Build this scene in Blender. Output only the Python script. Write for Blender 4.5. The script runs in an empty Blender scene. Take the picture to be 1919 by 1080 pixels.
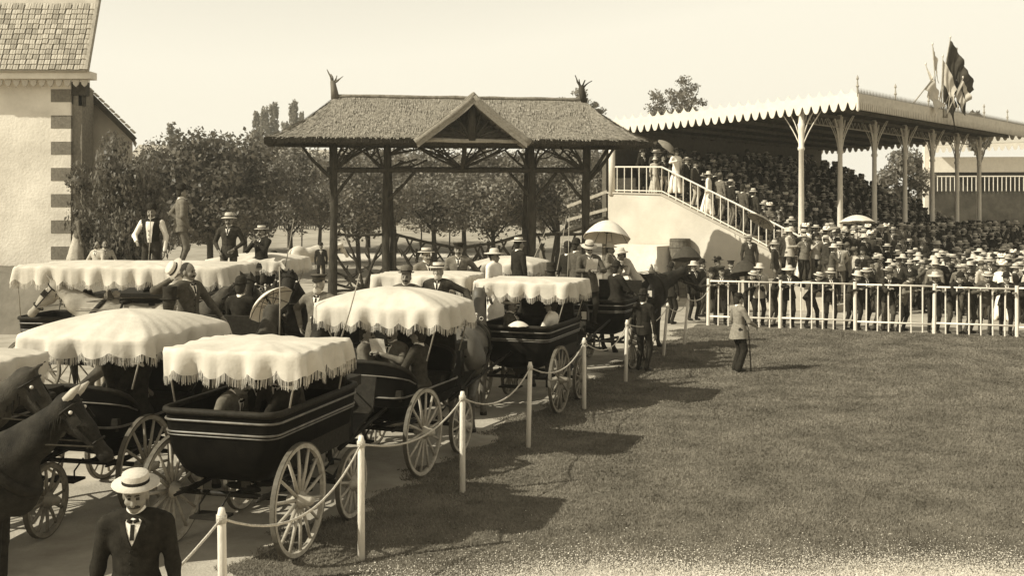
import bpy, math, random
import numpy as np
from mathutils import Matrix, Vector
R = math.radians
sc = bpy.context.scene
C = sc.collection
# ---------------------------------------------------------------- camera
CH, FPX, HY = 3.4, 2000.0, 385.0         # camera height, focal length in photo pixels, horizon row
cam = bpy.data.cameras.new('camera')
cam.sensor_width = 36; cam.lens = FPX / 1919 * 36
cam.shift_y = -(540 - HY) / 1919
cam.clip_start = .1; cam.clip_end = 4000
camo = bpy.data.objects.new('camera', cam); C.objects.link(camo)
camo.location = (0, 0, CH); camo.rotation_euler = (R(90), 0, 0)
sc.camera = camo
# ---------------------------------------------------------------- sky and sun
SUN_EL, SUN_AZ = 38.0, 248.0             # azimuth clockwise from +y (view direction): from the left, a little behind the camera
w = bpy.data.worlds.new('World'); sc.world = w; w.use_nodes = True
nt = w.node_tree; nt.nodes.clear()
sky = nt.nodes.new('ShaderNodeTexSky'); sky.sky_type = 'NISHITA'; sky.sun_disc = False
sky.sun_elevation = R(SUN_EL); sky.sun_rotation = R(SUN_AZ); sky.air_density = 2.2; sky.dust_density = 0.0; sky.ozone_density = 1.0
bw = nt.nodes.new('ShaderNodeRGBToBW')
tint = nt.nodes.new('ShaderNodeMixRGB'); tint.blend_type = 'MULTIPLY'; tint.inputs[0].default_value = 1
tint.inputs[2].default_value = (1.06, 1.0, .83, 1)
cap = nt.nodes.new('ShaderNodeMath'); cap.operation = 'MINIMUM'; cap.inputs[1].default_value = 5.9
bg = nt.nodes.new('ShaderNodeBackground'); bg.inputs[1].default_value = .134
out = nt.nodes.new('ShaderNodeOutputWorld')
nt.links.new(sky.outputs[0], bw.inputs[0]); nt.links.new(bw.outputs[0], cap.inputs[0])
nt.links.new(cap.outputs[0], tint.inputs[1]); nt.links.new(tint.outputs[0], bg.inputs[0]); nt.links.new(bg.outputs[0], out.inputs[0])
sl = bpy.data.lights.new('sun', 'SUN'); sl.energy = 4.9; sl.angle = R(.53); sl.color = (1.0, .965, .83)
so = bpy.data.objects.new('sun', sl); C.objects.link(so)
az, el = R(SUN_AZ), R(SUN_EL)
sdir = Vector((math.sin(az) * math.cos(el), math.cos(az) * math.cos(el), math.sin(el)))
so.rotation_euler = sdir.to_track_quat('Z', 'Y').to_euler(); so.location = (-30, -20, 40)
sc.view_settings.view_transform = 'Standard'; sc.view_settings.look = 'None'
sc.view_settings.exposure = 0.3; sc.view_settings.gamma = 1.0; sc.view_settings.use_curve_mapping = False
sc.render.engine = 'CYCLES'
sc.cycles.max_bounces = 6; sc.cycles.transparent_max_bounces = 4; sc.cycles.use_denoising = True

# ---------------------------------------------------------------- materials
def sep(v):
    k = min(1, max(0, v)) ** .5
    return (v * (1.16 - .08 * k), v, v * (.73 + .14 * k), 1)
MATS = {}
def mat(name, v, rough=.8, var=.25, scale=6., bump=0., bscale=40., coat=0., spec=.06, v2=None, stretch=None, trans=0.):
    if name in MATS: return MATS[name]
    m = bpy.data.materials.new(name); m.use_nodes = True
    n = m.node_tree; b = n.nodes['Principled BSDF']
    b.inputs['Roughness'].default_value = rough
    b.inputs['Specular IOR Level'].default_value = spec
    if coat: b.inputs['Coat Weight'].default_value = coat; b.inputs['Coat Roughness'].default_value = .12
    tc = n.nodes.new('ShaderNodeTexCoord'); src = tc.outputs['Object']
    if stretch:
        mp = n.nodes.new('ShaderNodeMapping'); mp.inputs['Scale'].default_value = stretch
        n.links.new(src, mp.inputs[0]); src = mp.outputs[0]
    no = n.nodes.new('ShaderNodeTexNoise'); no.inputs['Scale'].default_value = scale; no.inputs['Detail'].default_value = 6
    no.inputs['Roughness'].default_value = .65
    n.links.new(src, no.inputs['Vector'])
    cr = n.nodes.new('ShaderNodeValToRGB')
    lo = v * (1 - var); hi = v * (1 + var) if v2 is None else v2
    cr.color_ramp.elements[0].position = .3; cr.color_ramp.elements[0].color = sep(lo)
    cr.color_ramp.elements[1].position = .7; cr.color_ramp.elements[1].color = sep(hi)
    n.links.new(no.outputs[0], cr.inputs[0]); n.links.new(cr.outputs[0], b.inputs['Base Color'])
    if bump:
        n2 = n.nodes.new('ShaderNodeTexNoise'); n2.inputs['Scale'].default_value = bscale; n2.inputs['Detail'].default_value = 4
        n.links.new(src, n2.inputs['Vector'])
        bp = n.nodes.new('ShaderNodeBump'); bp.inputs['Strength'].default_value = bump; bp.inputs['Distance'].default_value = .02
        n.links.new(n2.outputs[0], bp.inputs['Height']); n.links.new(bp.outputs[0], b.inputs['Normal'])
    if trans:
        t = n.nodes.new('ShaderNodeBsdfTranslucent'); mx = n.nodes.new('ShaderNodeMixShader'); mx.inputs[0].default_value = trans
        n.links.new(cr.outputs[0], t.inputs[0]); o = n.nodes['Material Output']
        n.links.new(b.outputs[0], mx.inputs[1]); n.links.new(t.outputs[0], mx.inputs[2]); n.links.new(mx.outputs[0], o.inputs[0])
    MATS[name] = m
    return m
dirt = mat('pale_dirt', .34, .95, .28, 1.3, .5, 30)
sand = mat('sand_and_fade', .60, .95, .12, 3., .4, 60)  # colour of the lane and of the added near-edge fade
turf = mat('turf_soil', .13, .95, .4, 2.5, .8, 25)
grassm = mat('grass_blade', .185, .7, .5, 1.1, trans=.25)
meadowm = mat('meadow_grass', .30, .9, .3, .5, .8, 8)
hedgem = mat('rough_grass_bank', .15, .9, .35, .6, .8, 8)
leafm = mat('leaf_dark', .125, .5, .65, 1.9, spec=.2, trans=.3)
leafm2 = mat('leaf_mid', .17, .55, .5, 1.1, spec=.4, trans=.25)
leafp = mat('leaf_pale', .2, .6, .35, 1.0, trans=.3)
barkm = mat('bark', .055, .9, .4, 8, .8, 30, stretch=(1, 1, .25))
barkp = mat('bark_pale', .14, .9, .4, 8, .6, 30, stretch=(1, 1, .25))
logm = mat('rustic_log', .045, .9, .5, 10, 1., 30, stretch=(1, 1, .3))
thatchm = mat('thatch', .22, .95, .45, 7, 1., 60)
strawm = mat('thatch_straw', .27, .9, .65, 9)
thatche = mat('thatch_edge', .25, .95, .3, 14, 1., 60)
plaster = mat('white_plaster', .66, .9, .26, .55, .6, 12)
plasterw = mat('stained_white_wall', .50, .9, .16, .55, .3, 14)
stucco = mat('grey_stucco', .42, .9, .15, 1.5, .3, 20)
brickm = mat('dark_brick', .17, .9, .3, 14, .4, 50)
tilem = mat('roof_tile', .36, .85, .3, 4, .3, 40)
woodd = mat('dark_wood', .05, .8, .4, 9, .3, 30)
woodp = mat('weathered_wood', .30, .85, .3, 9, .3, 30)
white = mat('white_paint', .66, .55, .08, 5, .15, 40)
whiteiron = mat('white_iron', .70, .5, .1, 9)
greyiron = mat('grey_iron', .30, .5, .15, 9)
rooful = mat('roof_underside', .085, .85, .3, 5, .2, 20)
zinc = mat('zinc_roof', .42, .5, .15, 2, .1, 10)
terr = mat('terrace_stone', .40, .9, .2, 3, .3, 30)
lacq = mat('black_lacquer', .006, .55, .6, 6, .12, 70, spec=.05)
lacqb = mat('worn_lacquer', .018, .5, .5, 9, .1, 60, spec=.1)
mould = mat('moulding_varnish', .10, .4, .7, 5, spec=.5)
wheelm = mat('dusty_wheel', .20, .7, .35, 12, .2, 50)
wheelp = mat('pale_wheel', .34, .7, .3, 12, .2, 50)
tyrem = mat('iron_tyre', .10, .5, .3, 14)
canv = mat('white_canvas', .53, .9, .2, 1.7, .22, 26, trans=.05)
canvf = mat('canvas_fringe', .58, .9, .15, 9, trans=.15)
leather = mat('black_leather', .022, .6, .4, 20, .2, 80)
leatherb = mat('brown_leather', .10, .6, .3, 20, .2, 80)
brass = mat('brass', .55, .3, .1, 9, spec=.8)
ropem = mat('rope', .50, .9, .3, 60, .6, 120)
postm = mat('painted_post', .66, .8, .15, 7, .4, 40, stretch=(1, 1, .3))
skin = mat('skin', .20, .6, .15, 14, spec=.3)
hairm = mat('hair', .035, .7, .4, 40)
hairg = mat('grey_hair', .42, .7, .2, 40)
suit = [mat('black_wool', .022, .95, .4, 18, .3, 120), mat('charcoal_wool', .04, .95, .4, 18, .3, 120), mat('dark_grey_wool', .075, .95, .35, 18, .3, 120),
        mat('grey_wool', .14, .95, .3, 18, .3, 120), mat('light_linen', .42, .95, .2, 18, .3, 120)]
shirt = mat('white_linen', .74, .9, .08, 20, .3, 50)
dressw = mat('white_dress', .76, .9, .08, 9, .4, 30)
dressd = mat('dark_dress', .05, .9, .3, 12, .3, 60)
strawh = mat('straw_hat', .52, .8, .1, 40, .3, 120)
strawt = mat('tan_straw', .46, .8, .15, 40, .3, 120)
felt = mat('black_felt', .025, .9, .3, 20)
feltg = mat('grey_felt', .11, .9, .3, 20)
paper = mat('newsprint', .70, .9, .15, 30)
shoem = mat('black_shoe', .02, .4, .3, 9)
silkb = mat('black_silk', .05, .5, .3, 9)
silkg = mat('grey_silk', .28, .6, .2, 9, trans=.2)
silkw = mat('white_silk', .74, .7, .08, 9, trans=.2)
flagd = mat('dark_flag', .05, .9, .5, 2.)
flagl = mat('pale_flag', .55, .9, .2, 2., trans=.2)
coats = {'black': mat('black_horse', .024, .75, .6, 7, .5, 90, spec=.1), 'bay': mat('bay_horse', .075, .55, .35, 4, .2, 60, spec=.4),
         'grey': mat('grey_horse', .30, .7, .3, 5, .2, 60), 'white': mat('white_horse', .55, .8, .15, 4, .2, 60), 'brown': mat('brown_horse', .055, .75, .5, 7, .5, 90, spec=.1)}
manem = mat('mane', .02, .6, .5, 30)

# ---------------------------------------------------------------- mesh helpers
def V(*a): return np.array(a, float)
def norm(v): v = np.asarray(v, float); return v / max(1e-9, np.linalg.norm(v))
def rotz(a): c, s = math.cos(a), math.sin(a); return np.array([[c, -s, 0], [s, c, 0], [0, 0, 1.]])
def rotx(a): c, s = math.cos(a), math.sin(a); return np.array([[1., 0, 0], [0, c, -s], [0, s, c]])
def roty(a): c, s = math.cos(a), math.sin(a); return np.array([[c, 0, s], [0, 1., 0], [-s, 0, c]])
class MB:
    def __init__(s): s.v = []; s.f = []; s.m = []
    def add(s, vs, fs, m=0):
        o = len(s.v); s.v.extend([tuple(map(float, p)) for p in vs])
        for f in fs: s.f.append(tuple(i + o for i in f)); s.m.append(m)
        return s
    def box(s, c, d, rot=None, m=0, taper=1.):
        c = np.asarray(c, float); hx, hy, hz = d[0] / 2, d[1] / 2, d[2] / 2
        vs = [(x * (taper if z > 0 else 1), y * (taper if z > 0 else 1), z) for z in (-hz, hz) for x, y in ((-hx, -hy), (hx, -hy), (hx, hy), (-hx, hy))]
        vs = np.array(vs)
        if rot is not None: vs = vs @ np.asarray(rot).T
        return s.add(vs + c, [(3, 2, 1, 0), (4, 5, 6, 7), (0, 1, 5, 4), (1, 2, 6, 5), (2, 3, 7, 6), (3, 0, 4, 7)], m)
    def beam(s, p, q, w, h, up=(0, 0, 1), m=0):
        p, q = np.asarray(p, float), np.asarray(q, float); d = norm(q - p); x = norm(np.cross(d, up)); u = np.cross(x, d)
        vs = [e + a * x * w / 2 + b * u * h / 2 for e in (p, q) for a, b in ((-1, -1), (1, -1), (1, 1), (-1, 1))]
        return s.add(vs, [(3, 2, 1, 0), (4, 5, 6, 7), (0, 1, 5, 4), (1, 2, 6, 5), (2, 3, 7, 6), (3, 0, 4, 7)], m)
    def tube(s, pts, rad, n=8, m=0, closed=False, cap=True):
        pts = [np.asarray(p, float) for p in pts]; N = len(pts)
        if np.isscalar(rad): rad = [rad] * N
        vs = []; x = None
        for i, p in enumerate(pts):
            if closed: d = norm(pts[(i + 1) % N] - pts[i - 1])
            else: d = norm(pts[min(i + 1, N - 1)] - pts[max(i - 1, 0)])
            if x is None: x = norm(np.cross(d, (0, 0, 1) if abs(d[2]) < .9 else (1, 0, 0)))
            else: x = norm(x - d * np.dot(x, d))
            y = np.cross(d, x)
            vs += [p + rad[i] * (math.cos(2 * math.pi * k / n) * x + math.sin(2 * math.pi * k / n) * y) for k in range(n)]
        fs = []
        for i in range(N if closed else N - 1):
            j = (i + 1) % N
            fs += [(i * n + k, i * n + (k + 1) % n, j * n + (k + 1) % n, j * n + k) for k in range(n)]
        if cap and not closed: fs += [tuple(range(n))[::-1], tuple(range((N - 1) * n, N * n))]
        return s.add(vs, fs, m)
    def lathe(s, prof, n=16, c=(0, 0, 0), rot=None, m=0, ms=None):
        vs = np.array([(r * math.cos(2 * math.pi * k / n), r * math.sin(2 * math.pi * k / n), z) for r, z in prof for k in range(n)])
        if rot is not None: vs = vs @ np.asarray(rot).T
        vs = vs + np.asarray(c, float)
        for i in range(len(prof) - 1):
            s.add([], [], 0)
        o = len(s.v); s.v.extend(map(tuple, vs.tolist()))
        for i in range(len(prof) - 1):
            for k in range(n):
                s.f.append((o + i * n + k, o + i * n + (k + 1) % n, o + (i + 1) * n + (k + 1) % n, o + (i + 1) * n + k)); s.m.append(ms[i] if ms else m)
        return s
    def surf(s, g, m=0, closeu=False, closev=False):
        nu, nv = len(g), len(g[0]); vs = [p for r in g for p in r]; fs = []
        for i in range(nu if closeu else nu - 1):
            for j in range(nv if closev else nv - 1):
                i2, j2 = (i + 1) % nu, (j + 1) % nv
                fs.append((i * nv + j, i2 * nv + j, i2 * nv + j2, i * nv + j2))
        return s.add(vs, fs, m)
    def prism(s, poly, a, b, m=0):          # polygon of (u,w) swept by frame functions a(u,w), b(u,w)
        n = len(poly); vs = [a(*p) for p in poly] + [b(*p) for p in poly]
        fs = [tuple(range(n))[::-1], tuple(range(n, 2 * n))] + [(i, (i + 1) % n, n + (i + 1) % n, n + i) for i in range(n)]
        return s.add(vs, fs, m)
    def ell(s, c, r, n=10, m=0, rot=None):
        prof = [(math.sin(math.pi * i / (n // 2 + 1)), -math.cos(math.pi * i / (n // 2 + 1))) for i in range(n // 2 + 2)]
        vs = np.array([(q * math.cos(2 * math.pi * k / n) * r[0], q * math.sin(2 * math.pi * k / n) * r[1], z * r[2]) for q, z in prof for k in range(n)])
        if rot is not None: vs = vs @ np.asarray(rot).T
        vs = vs + np.asarray(c, float); fs = []
        for i in range(len(prof) - 1):
            fs += [(i * n + k, i * n + (k + 1) % n, (i + 1) * n + (k + 1) % n, (i + 1) * n + k) for k in range(n)]
        return s.add(vs, fs, m)
    def mesh(s, name, mats, smooth=False):
        me = bpy.data.meshes.new(name); me.from_pydata(s.v, [], s.f)
        for q in (mats if isinstance(mats, (list, tuple)) else [mats]): me.materials.append(q)
        me.polygons.foreach_set('material_index', s.m)
        if smooth: me.polygons.foreach_set('use_smooth', [True] * len(s.f))
        me.update(); return me
    def build(s, name, mats, parent=None, smooth=False, **k):
        return link(name, s.mesh(name, mats, smooth), parent, **k)
def link(name, data, parent=None, label=None, cat=None, group=None, kind=None, loc=None, rot=None):
    o = bpy.data.objects.new(name, data); C.objects.link(o)
    if parent is not None: o.parent = parent
    if label: o['label'] = label
    if cat: o['category'] = cat
    if group: o['group'] = group
    if kind: o['kind'] = kind
    if loc is not None: o.location = [float(q) for q in loc]
    if rot is not None: o.rotation_euler = rot
    return o
def thing(name, label, cat, loc=(0, 0, 0), rz=0., group=None):
    return link(name, None, None, label, cat, group, loc=loc, rot=(0, 0, rz))
def quick_mesh(name, vs, fs, mats, fm=None, smooth=False):     # numpy arrays, all faces with the same number of corners
    me = bpy.data.meshes.new(name); vs = np.ascontiguousarray(vs, np.float32); fs = np.ascontiguousarray(fs, np.int32)
    k = fs.shape[1]; me.vertices.add(len(vs)); me.vertices.foreach_set('co', vs.ravel())
    me.loops.add(fs.size); me.loops.foreach_set('vertex_index', fs.ravel())
    me.polygons.add(len(fs)); me.polygons.foreach_set('loop_start', np.arange(0, fs.size, k, dtype=np.int32))
    for q in mats: me.materials.append(q)
    if fm is not None: me.polygons.foreach_set('material_index', np.ascontiguousarray(fm, np.int32))
    if smooth: me.polygons.foreach_set('use_smooth', np.ones(len(fs), bool))
    me.update(calc_edges=True); me.validate(); return me
def X_at(px, Y): return (px - 960) / FPX * Y          # sideways position of a photo column at distance Y
def Z_at(py, Y): return CH - (py - HY) / FPX * Y      # height of a photo row at distance Y
def copy_tree(o, parent=None):
    c = o.copy(); C.objects.link(c)
    if parent is not None: c.parent = parent
    for ch in o.children: copy_tree(ch, c)
    return c
# ================================================================ setting
def hgt(x, y):
    t = min(1, max(0, (y - 50) / 55.)); return 2.0 * t * t * (3 - 2 * t) + max(0, y - 105) * .004
mb = MB()
xs = [-160, -120, -80] + list(range(-60, 61, 4)) + [80, 120, 160]
ys = [-30, -10, 0] + list(range(3, 60, 3)) + list(range(60, 130, 5)) + [150, 200, 240]
mb.surf([[V(x, y, hgt(x, y)) for y in ys] for x in xs]); mb.f = [f[::-1] for f in mb.f]
mb.build('ground', dirt, smooth=True, kind='structure')
# rope line (posts) and the lawn to its right
POSTS = [(-2.1, 7.77), (-1.44, 10.2), (-.585, 12.6), (.225, 14.95), (1.2, 17.75), (2.18, 20.5), (3.4, 24.0), (4.17, 25.9)]
RAIL = [(5.55, 30.2), (14.6, 26.9)]
def rope_x(y):
    for (x0, y0), (x1, y1) in zip(POSTS, POSTS[1:]):
        if y <= y1: return x0 + (x1 - x0) * (y - y0) / (y1 - y0)
    return POSTS[-1][0] + (y - 25.9) * .32
def rail_y(x): return RAIL[0][1] + (x - RAIL[0][0]) * (RAIL[1][1] - RAIL[0][1]) / (RAIL[1][0] - RAIL[0][0])
rng = np.random.default_rng(3); random.seed(4)
def wob(y, s): return .18 * math.sin(y * 2.1 + s) + .13 * math.sin(y * 5.3 + 2 * s) + .08 * math.sin(y * 11.7 + s)
def lawn_left(y): return rope_x(y) - (1.0 if y < 13 else .8 if y < 22 else .5) + wob(y, 1.) - max(0, 9 - y) * .8
mb = MB(); g = []
for i in range(76):
    y = 2 + i * .38; xl = lawn_left(y); row = []
    for j in range(30):
        x = xl + (26 - xl) * (j / 29) ** 1.6; yy = min(y, rail_y(x) + .25 + .05 * math.sin(x * 7))
        row.append(V(x, yy, .004))
    g.append(row)
mb.surf(g); mb.f = [f[::-1] for f in mb.f]
mb.build('lawn', turf, kind='structure')
# pale strip added to fade out the near edge of the lawn
mb = MB(); mb.surf([[V(-1.6 + i * .25, y, .009) for y in (5., 8., 9.45 + .05 * math.sin(i * 1.3))] for i in range(60)]); mb.build('fade_strip', sand, kind='structure')
def fade_edge(x): return 9.82 + .08 * np.sin(x * 1.7) + .07 * np.sin(x * 4.1 + 1) + .05 * np.sin(x * 9.3) - np.maximum(0, .6 - x) * .28
# grass blades
def blades(n):
    y = 8.6 + 20.6 * rng.random(n * 2) ** 1.25; x = -5 + 22 * rng.random(n * 2)
    xl = np.array([lawn_left(q) for q in np.linspace(2, 32, 601)]); l = np.interp(y, np.linspace(2, 32, 601), xl)
    ok = (x > l - .12 * rng.random(n * 2)) & (y < rail_y(x) + .1) & (np.abs(x) < y * .52 + .4)
    keep = np.clip((y - fade_edge(x) + .30) / 1.0, .03, 1) ** 1.5; ok &= (x < -1.7) | (rng.random(n * 2) < keep)  # blades thinned towards the near edge for the added fade
    x, y = x[ok][:n], y[ok][:n]; k = len(x)
    patch = .5 + .5 * np.sin(x * 2.3 + 1.3 * np.sin(y * 1.7)) * np.sin(y * 1.9 + 1.1 * np.sin(x * 1.3))
    hh = (.014 + .018 * rng.random(k) + .014 * patch * rng.random(k)) * (1 + .5 * (rng.random(k) < .05))
    a = rng.random(k) * 2 * np.pi; wd = .0016 + .00045 * y; le = hh * (.3 + .7 * rng.random(k)); b = rng.random(k) * 2 * np.pi
    p0 = np.stack([x - np.cos(a) * wd, y - np.sin(a) * wd, np.full(k, .002)], 1); p1 = np.stack([x + np.cos(a) * wd, y + np.sin(a) * wd, np.full(k, .002)], 1)
    p2 = np.stack([x + np.cos(b) * le, y + np.sin(b) * le, hh], 1)
    vs = np.stack([p0, p1, p2], 1).reshape(-1, 3); fs = np.arange(3 * k).reshape(-1, 3)
    return quick_mesh('grass', vs, fs, [grassm])
link('grass', blades(460000), label='short mown grass of the lawn right of the rope line', cat='grass', kind='stuff')
def fade_flecks(n):  # pale flecks added to imitate a fade to white
    r = np.random.default_rng(9); x = -1.5 + 9 * r.random(n) ** .9; y = 9.3 + r.exponential(.27, n) + .08 * np.sin(x * 2.1) - np.maximum(0, .9 - x) * .22
    sz = .003 + .006 * r.random(n) ** 2; a = r.random(n) * 6.28; z = .010 + .006 * r.random(n); tl = .004 * r.standard_normal(n)
    c, q = np.cos(a) * sz, np.sin(a) * sz
    vs = np.stack([np.stack([x + c, y + q, z + tl], 1), np.stack([x - q, y + c, z], 1), np.stack([x - c, y - q, z - tl * .5], 1), np.stack([x + q, y - c, z], 1)], 1).reshape(-1, 3)
    return quick_mesh('fade_flecks', vs, np.arange(4 * n).reshape(-1, 4), [sand])
link('fade_flecks', fade_flecks(380000), label='added pale flecks fading out the near edge of the lawn', cat='sand', kind='stuff')
# meadow behind the gate and the pale lane beyond
mb = MB()
mb.surf([[V(x, y, hgt(x, y) + .02) for y in np.linspace(47.5, 92, 24)] for x in np.linspace(-60, 24, 30)]); mb.f = [f[::-1] for f in mb.f]
mb.build('meadow', meadowm, kind='structure', smooth=True)
mb = MB(); mb.surf([[V(x, y, hgt(x, y) + .05) for y in np.linspace(60, 66, 5)] for x in np.linspace(-14, 24, 20)]); mb.f = [f[::-1] for f in mb.f]
mb.build('lane', sand, kind='structure', smooth=True)
mb = MB(); mb.surf([[V(x, y, hgt(x, y) + .03 + .0 * x) for y in np.linspace(92.5, 238, 30)] for x in np.linspace(-140, 140, 30)]); mb.f = [f[::-1] for f in mb.f]
mb.build('far_field', hedgem, kind='structure', smooth=True)

# ---------------------------------------------------------------- trees
def crown_mesh(seed, rx, ry, rz, n, leaf, shape='round', clumps=46, m=None):
    r = np.random.default_rng(seed)
    d = r.standard_normal((clumps, 3)); d /= np.linalg.norm(d, axis=1)[:, None]
    rad = .35 + .6 * r.random(clumps) ** .6
    c = d * rad[:, None] * np.array([rx, ry, rz]) * .9
    if shape == 'poplar':
        z = r.random(clumps) * 2 - 1; a = r.random(clumps) * 2 * np.pi; q = np.sqrt(np.maximum(0, 1 - ((z + .25) / 1.3) ** 2)) * r.random(clumps) ** .5
        c = np.stack([np.cos(a) * q * rx, np.sin(a) * q * ry, z * rz], 1)
    if shape == 'open': c = c * np.array([1.05, 1.05, 1.05]) 
    cs = (.20 + .16 * r.random(clumps)) * min(rx, rz) * (1.25 if shape != 'open' else .66)
    who = r.integers(0, clumps, n); off = r.standard_normal((n, 3)); off /= np.linalg.norm(off, axis=1)[:, None]
    off *= (r.random(n) ** .45)[:, None] * cs[who][:, None] * np.array([1.15, 1.15, .8])
    if shape == 'poplar': off *= np.array([.8, .8, 2.])
    p = c[who] + off
    nrm = off / np.maximum(1e-6, np.linalg.norm(off, axis=1))[:, None] + .9 * r.standard_normal((n, 3)); nrm /= np.linalg.norm(nrm, axis=1)[:, None]
    t = np.cross(nrm, r.standard_normal((n, 3))); t /= np.linalg.norm(t, axis=1)[:, None]; b = np.cross(nrm, t)
    s = leaf * (.45 + 1.0 * r.random(n) ** 1.6)[:, None]
    vs = np.stack([p - t * s, p - b * s * .55, p + t * s, p + b * s * .55], 1).reshape(-1, 3)
    return quick_mesh('crown', vs, np.arange(4 * n).reshape(-1, 4), [m or leafm])
def trunk_mesh(seed, h, r0, rx, rz, m, limbs=7):
    r = random.Random(seed); mb = MB()
    top = h + rz * .9
    mb.tube([(0, 0, -.1), (.02, 0, h * .4), (.05 * r.uniform(-1, 1), .04, h), (.1 * r.uniform(-1, 1), 0, top)], [r0 * 1.25, r0, r0 * .85, r0 * .25], 9)
    for i in range(limbs):
        a = 2 * math.pi * i / limbs + r.uniform(-.4, .4); z0 = h * r.uniform(.85, 1.15); L = rx * r.uniform(.5, .85)
        mb.tube([(0, 0, z0), (math.cos(a) * L * .5, math.sin(a) * L * .5, z0 + rz * .45), (math.cos(a) * L, math.sin(a) * L, z0 + rz * r.uniform(.6, 1.2))], [r0 * .5, r0 * .35, r0 * .1], 6)
    return mb.mesh('trunk', m, True)
TV = []
for i in range(4):
    TV.append((crown_mesh(10 + i, 3.1, 2.9, 2.75, 19000, .115), trunk_mesh(i, 1.9, .13, 2.6, 2.3, barkm)))
TV2 = [(crown_mesh(20 + i, 3.1, 2.9, 2.75, 15000, .105, m=leafm2), TV[i][1]) for i in range(4)]
def tree(px, Y, top, wpx, label, var, group=None, name='chestnut_tree', high=False):
    x = X_at(px, Y); g0 = hgt(x, Y); zt = Z_at(top, Y); h = zt - g0
    t = thing(name, label, 'tree', (x, Y, g0), random.uniform(0, 6.28), group)
    sx = wpx * Y / FPX / 5.4; sz = h / 7.0
    cr, tr = (TV2 if high else TV)[var]
    o = link('crown', cr, t, loc=(0, 0, (4.5 if high else 4.0) * sz)); o.scale = (sx, sx, sz * (.98 if high else 1.13))
    o = link('trunk', tr, t); o.scale = (max(.7, sx), max(.7, sx), sz)
    return t
for px, Y, top, wd, var, lab in [
    (222, 32.2, 254, 165, 0, 'broad dark leafy tree growing just right of the banded house corner'),
    (300, 56, 268, 150, 2, 'small dark tree in the gap between the two broad trees at left'),
    (395, 50, 230, 260, 1, 'broad round dark tree behind the man in vest and straw-hatted man'),
    (545, 58, 262, 170, 2, 'paler round tree left of the thatched gate'),
    (672, 52, 268, 190, 3, 'dark tree seen between the two left posts of the thatched gate'),
    (815, 60, 272, 200, 0, 'dark tree behind the left half of the gate opening'),
    (925, 54, 270, 190, 1, 'dark low-branched tree behind the middle of the gate opening'),
    (1045, 55, 268, 190, 2, 'dark tree behind the two right posts of the gate'),
    (1140, 53, 272, 180, 3, 'dark tree between the gate and the white staircase wall'),
    (740, 66, 262, 200, 1, 'farther tree above the rustic side panel of the gate'),
    (600, 66, 300, 150, 3, 'farther tree just left of the outer gate post'),
    (460, 66, 290, 160, 0, 'farther tree at the right shoulder of the broad round tree'),
    (870, 64, 276, 190, 2, 'farther tree filling the gap left of the gate middle'),
    (985, 66, 272, 180, 3, 'farther tree filling the gap right of the gate middle'),
    (1100, 62, 262, 190, 0, 'farther tree right of the outer right gate post'),
    (690, 70, 280, 170, 0, 'farthest tree behind the left gate bay'),
    (60, 70, 260, 200, 2, 'tree partly hidden behind the tall banded house')]:
    tree(px, Y, top, wd, lab, var, 'trees behind the gate', high=px > 520)
POP = [(crown_mesh(30 + i, 1.5, 1.5, 6., 4200, .30, 'poplar', 60, leafp), trunk_mesh(40 + i, 3., .2, .5, 5, barkp, 3)) for i in range(2)]
for i, (px, Y, top, wd) in enumerate([(482, 170, 205, 20), (497, 168, 193, 19), (513, 172, 187, 22), (552, 165, 180, 22), (566, 175, 205, 14), (535, 180, 222, 20)]):
    x = X_at(px, Y); zt = Z_at(top, Y); g0 = hgt(x, Y)
    t = thing('poplar_tree', ['leftmost slim pale poplar far behind the meadow', 'second slim poplar from the left of the far clump', 'third far poplar from the left, tall and slim', 'tallest far poplar standing a little apart at right', 'thin rightmost poplar nearest the thatched roof', 'shortest poplar filling the gap in the far clump'][i], 'tree', (x, Y, g0), i, 'far poplars')
    s = (zt - g0) / 15.; sx = wd * Y / FPX / 2.6
    o = link('crown', POP[i % 2][0], t, loc=(0, 0, 8.3 * s)); o.scale = (sx, sx, s)
    o = link('trunk', POP[i % 2][1], t); o.scale = (s, s, s)
for nm, px, Y, top, bot, wd, n, leaf, lab, m_ in [
    ('open_tree', 1270, 75, 138, 262, 120, 5200, .10, 'airy open-crowned tree rising behind the grandstand roof', leafm2),
    ('open_tree', 1080, 95, 158, 260, 110, 5200, .13, 'pale fluffy tree rising behind the right end of the thatched ridge', leafp),
    ('bushy_tree', 1692, 64, 268, 400, 100, 6500, .12, 'dark bushy tree seen under the grandstand roof between far columns', leafm2),
    ('open_tree', 908, 110, 173, 240, 50, 1500, .2, 'wispy treetop just showing above the thatched ridge', leafp),
    ('slim_tree', 325, 120, 212, 300, 22, 900, .2, 'slim pale treetop poking up behind the broad round tree', leafp),
    ('bushy_tree', 1835, 70, 195, 300, 40, 2500, .15, 'narrow treetop rising behind the far end of the grandstand roof', leafm2)]:
    x = X_at(px, Y); zt, zb = Z_at(top, Y), Z_at(bot, Y); g0 = hgt(x, Y); rx = wd * Y / FPX / 2; rz = (zt - zb) / 2
    t = thing(nm, lab, 'tree', (x, Y, g0))
    link('crown', crown_mesh(int(px), rx, rx, rz, n, leaf, 'open' if nm == 'open_tree' else 'round', 60 if nm == 'open_tree' else 34, m_), t, loc=(0, 0, (zt + zb) / 2 - g0))
    link('trunk', trunk_mesh(int(px), max(1., zb - g0), .16, rx, rz, barkm), t)
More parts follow.
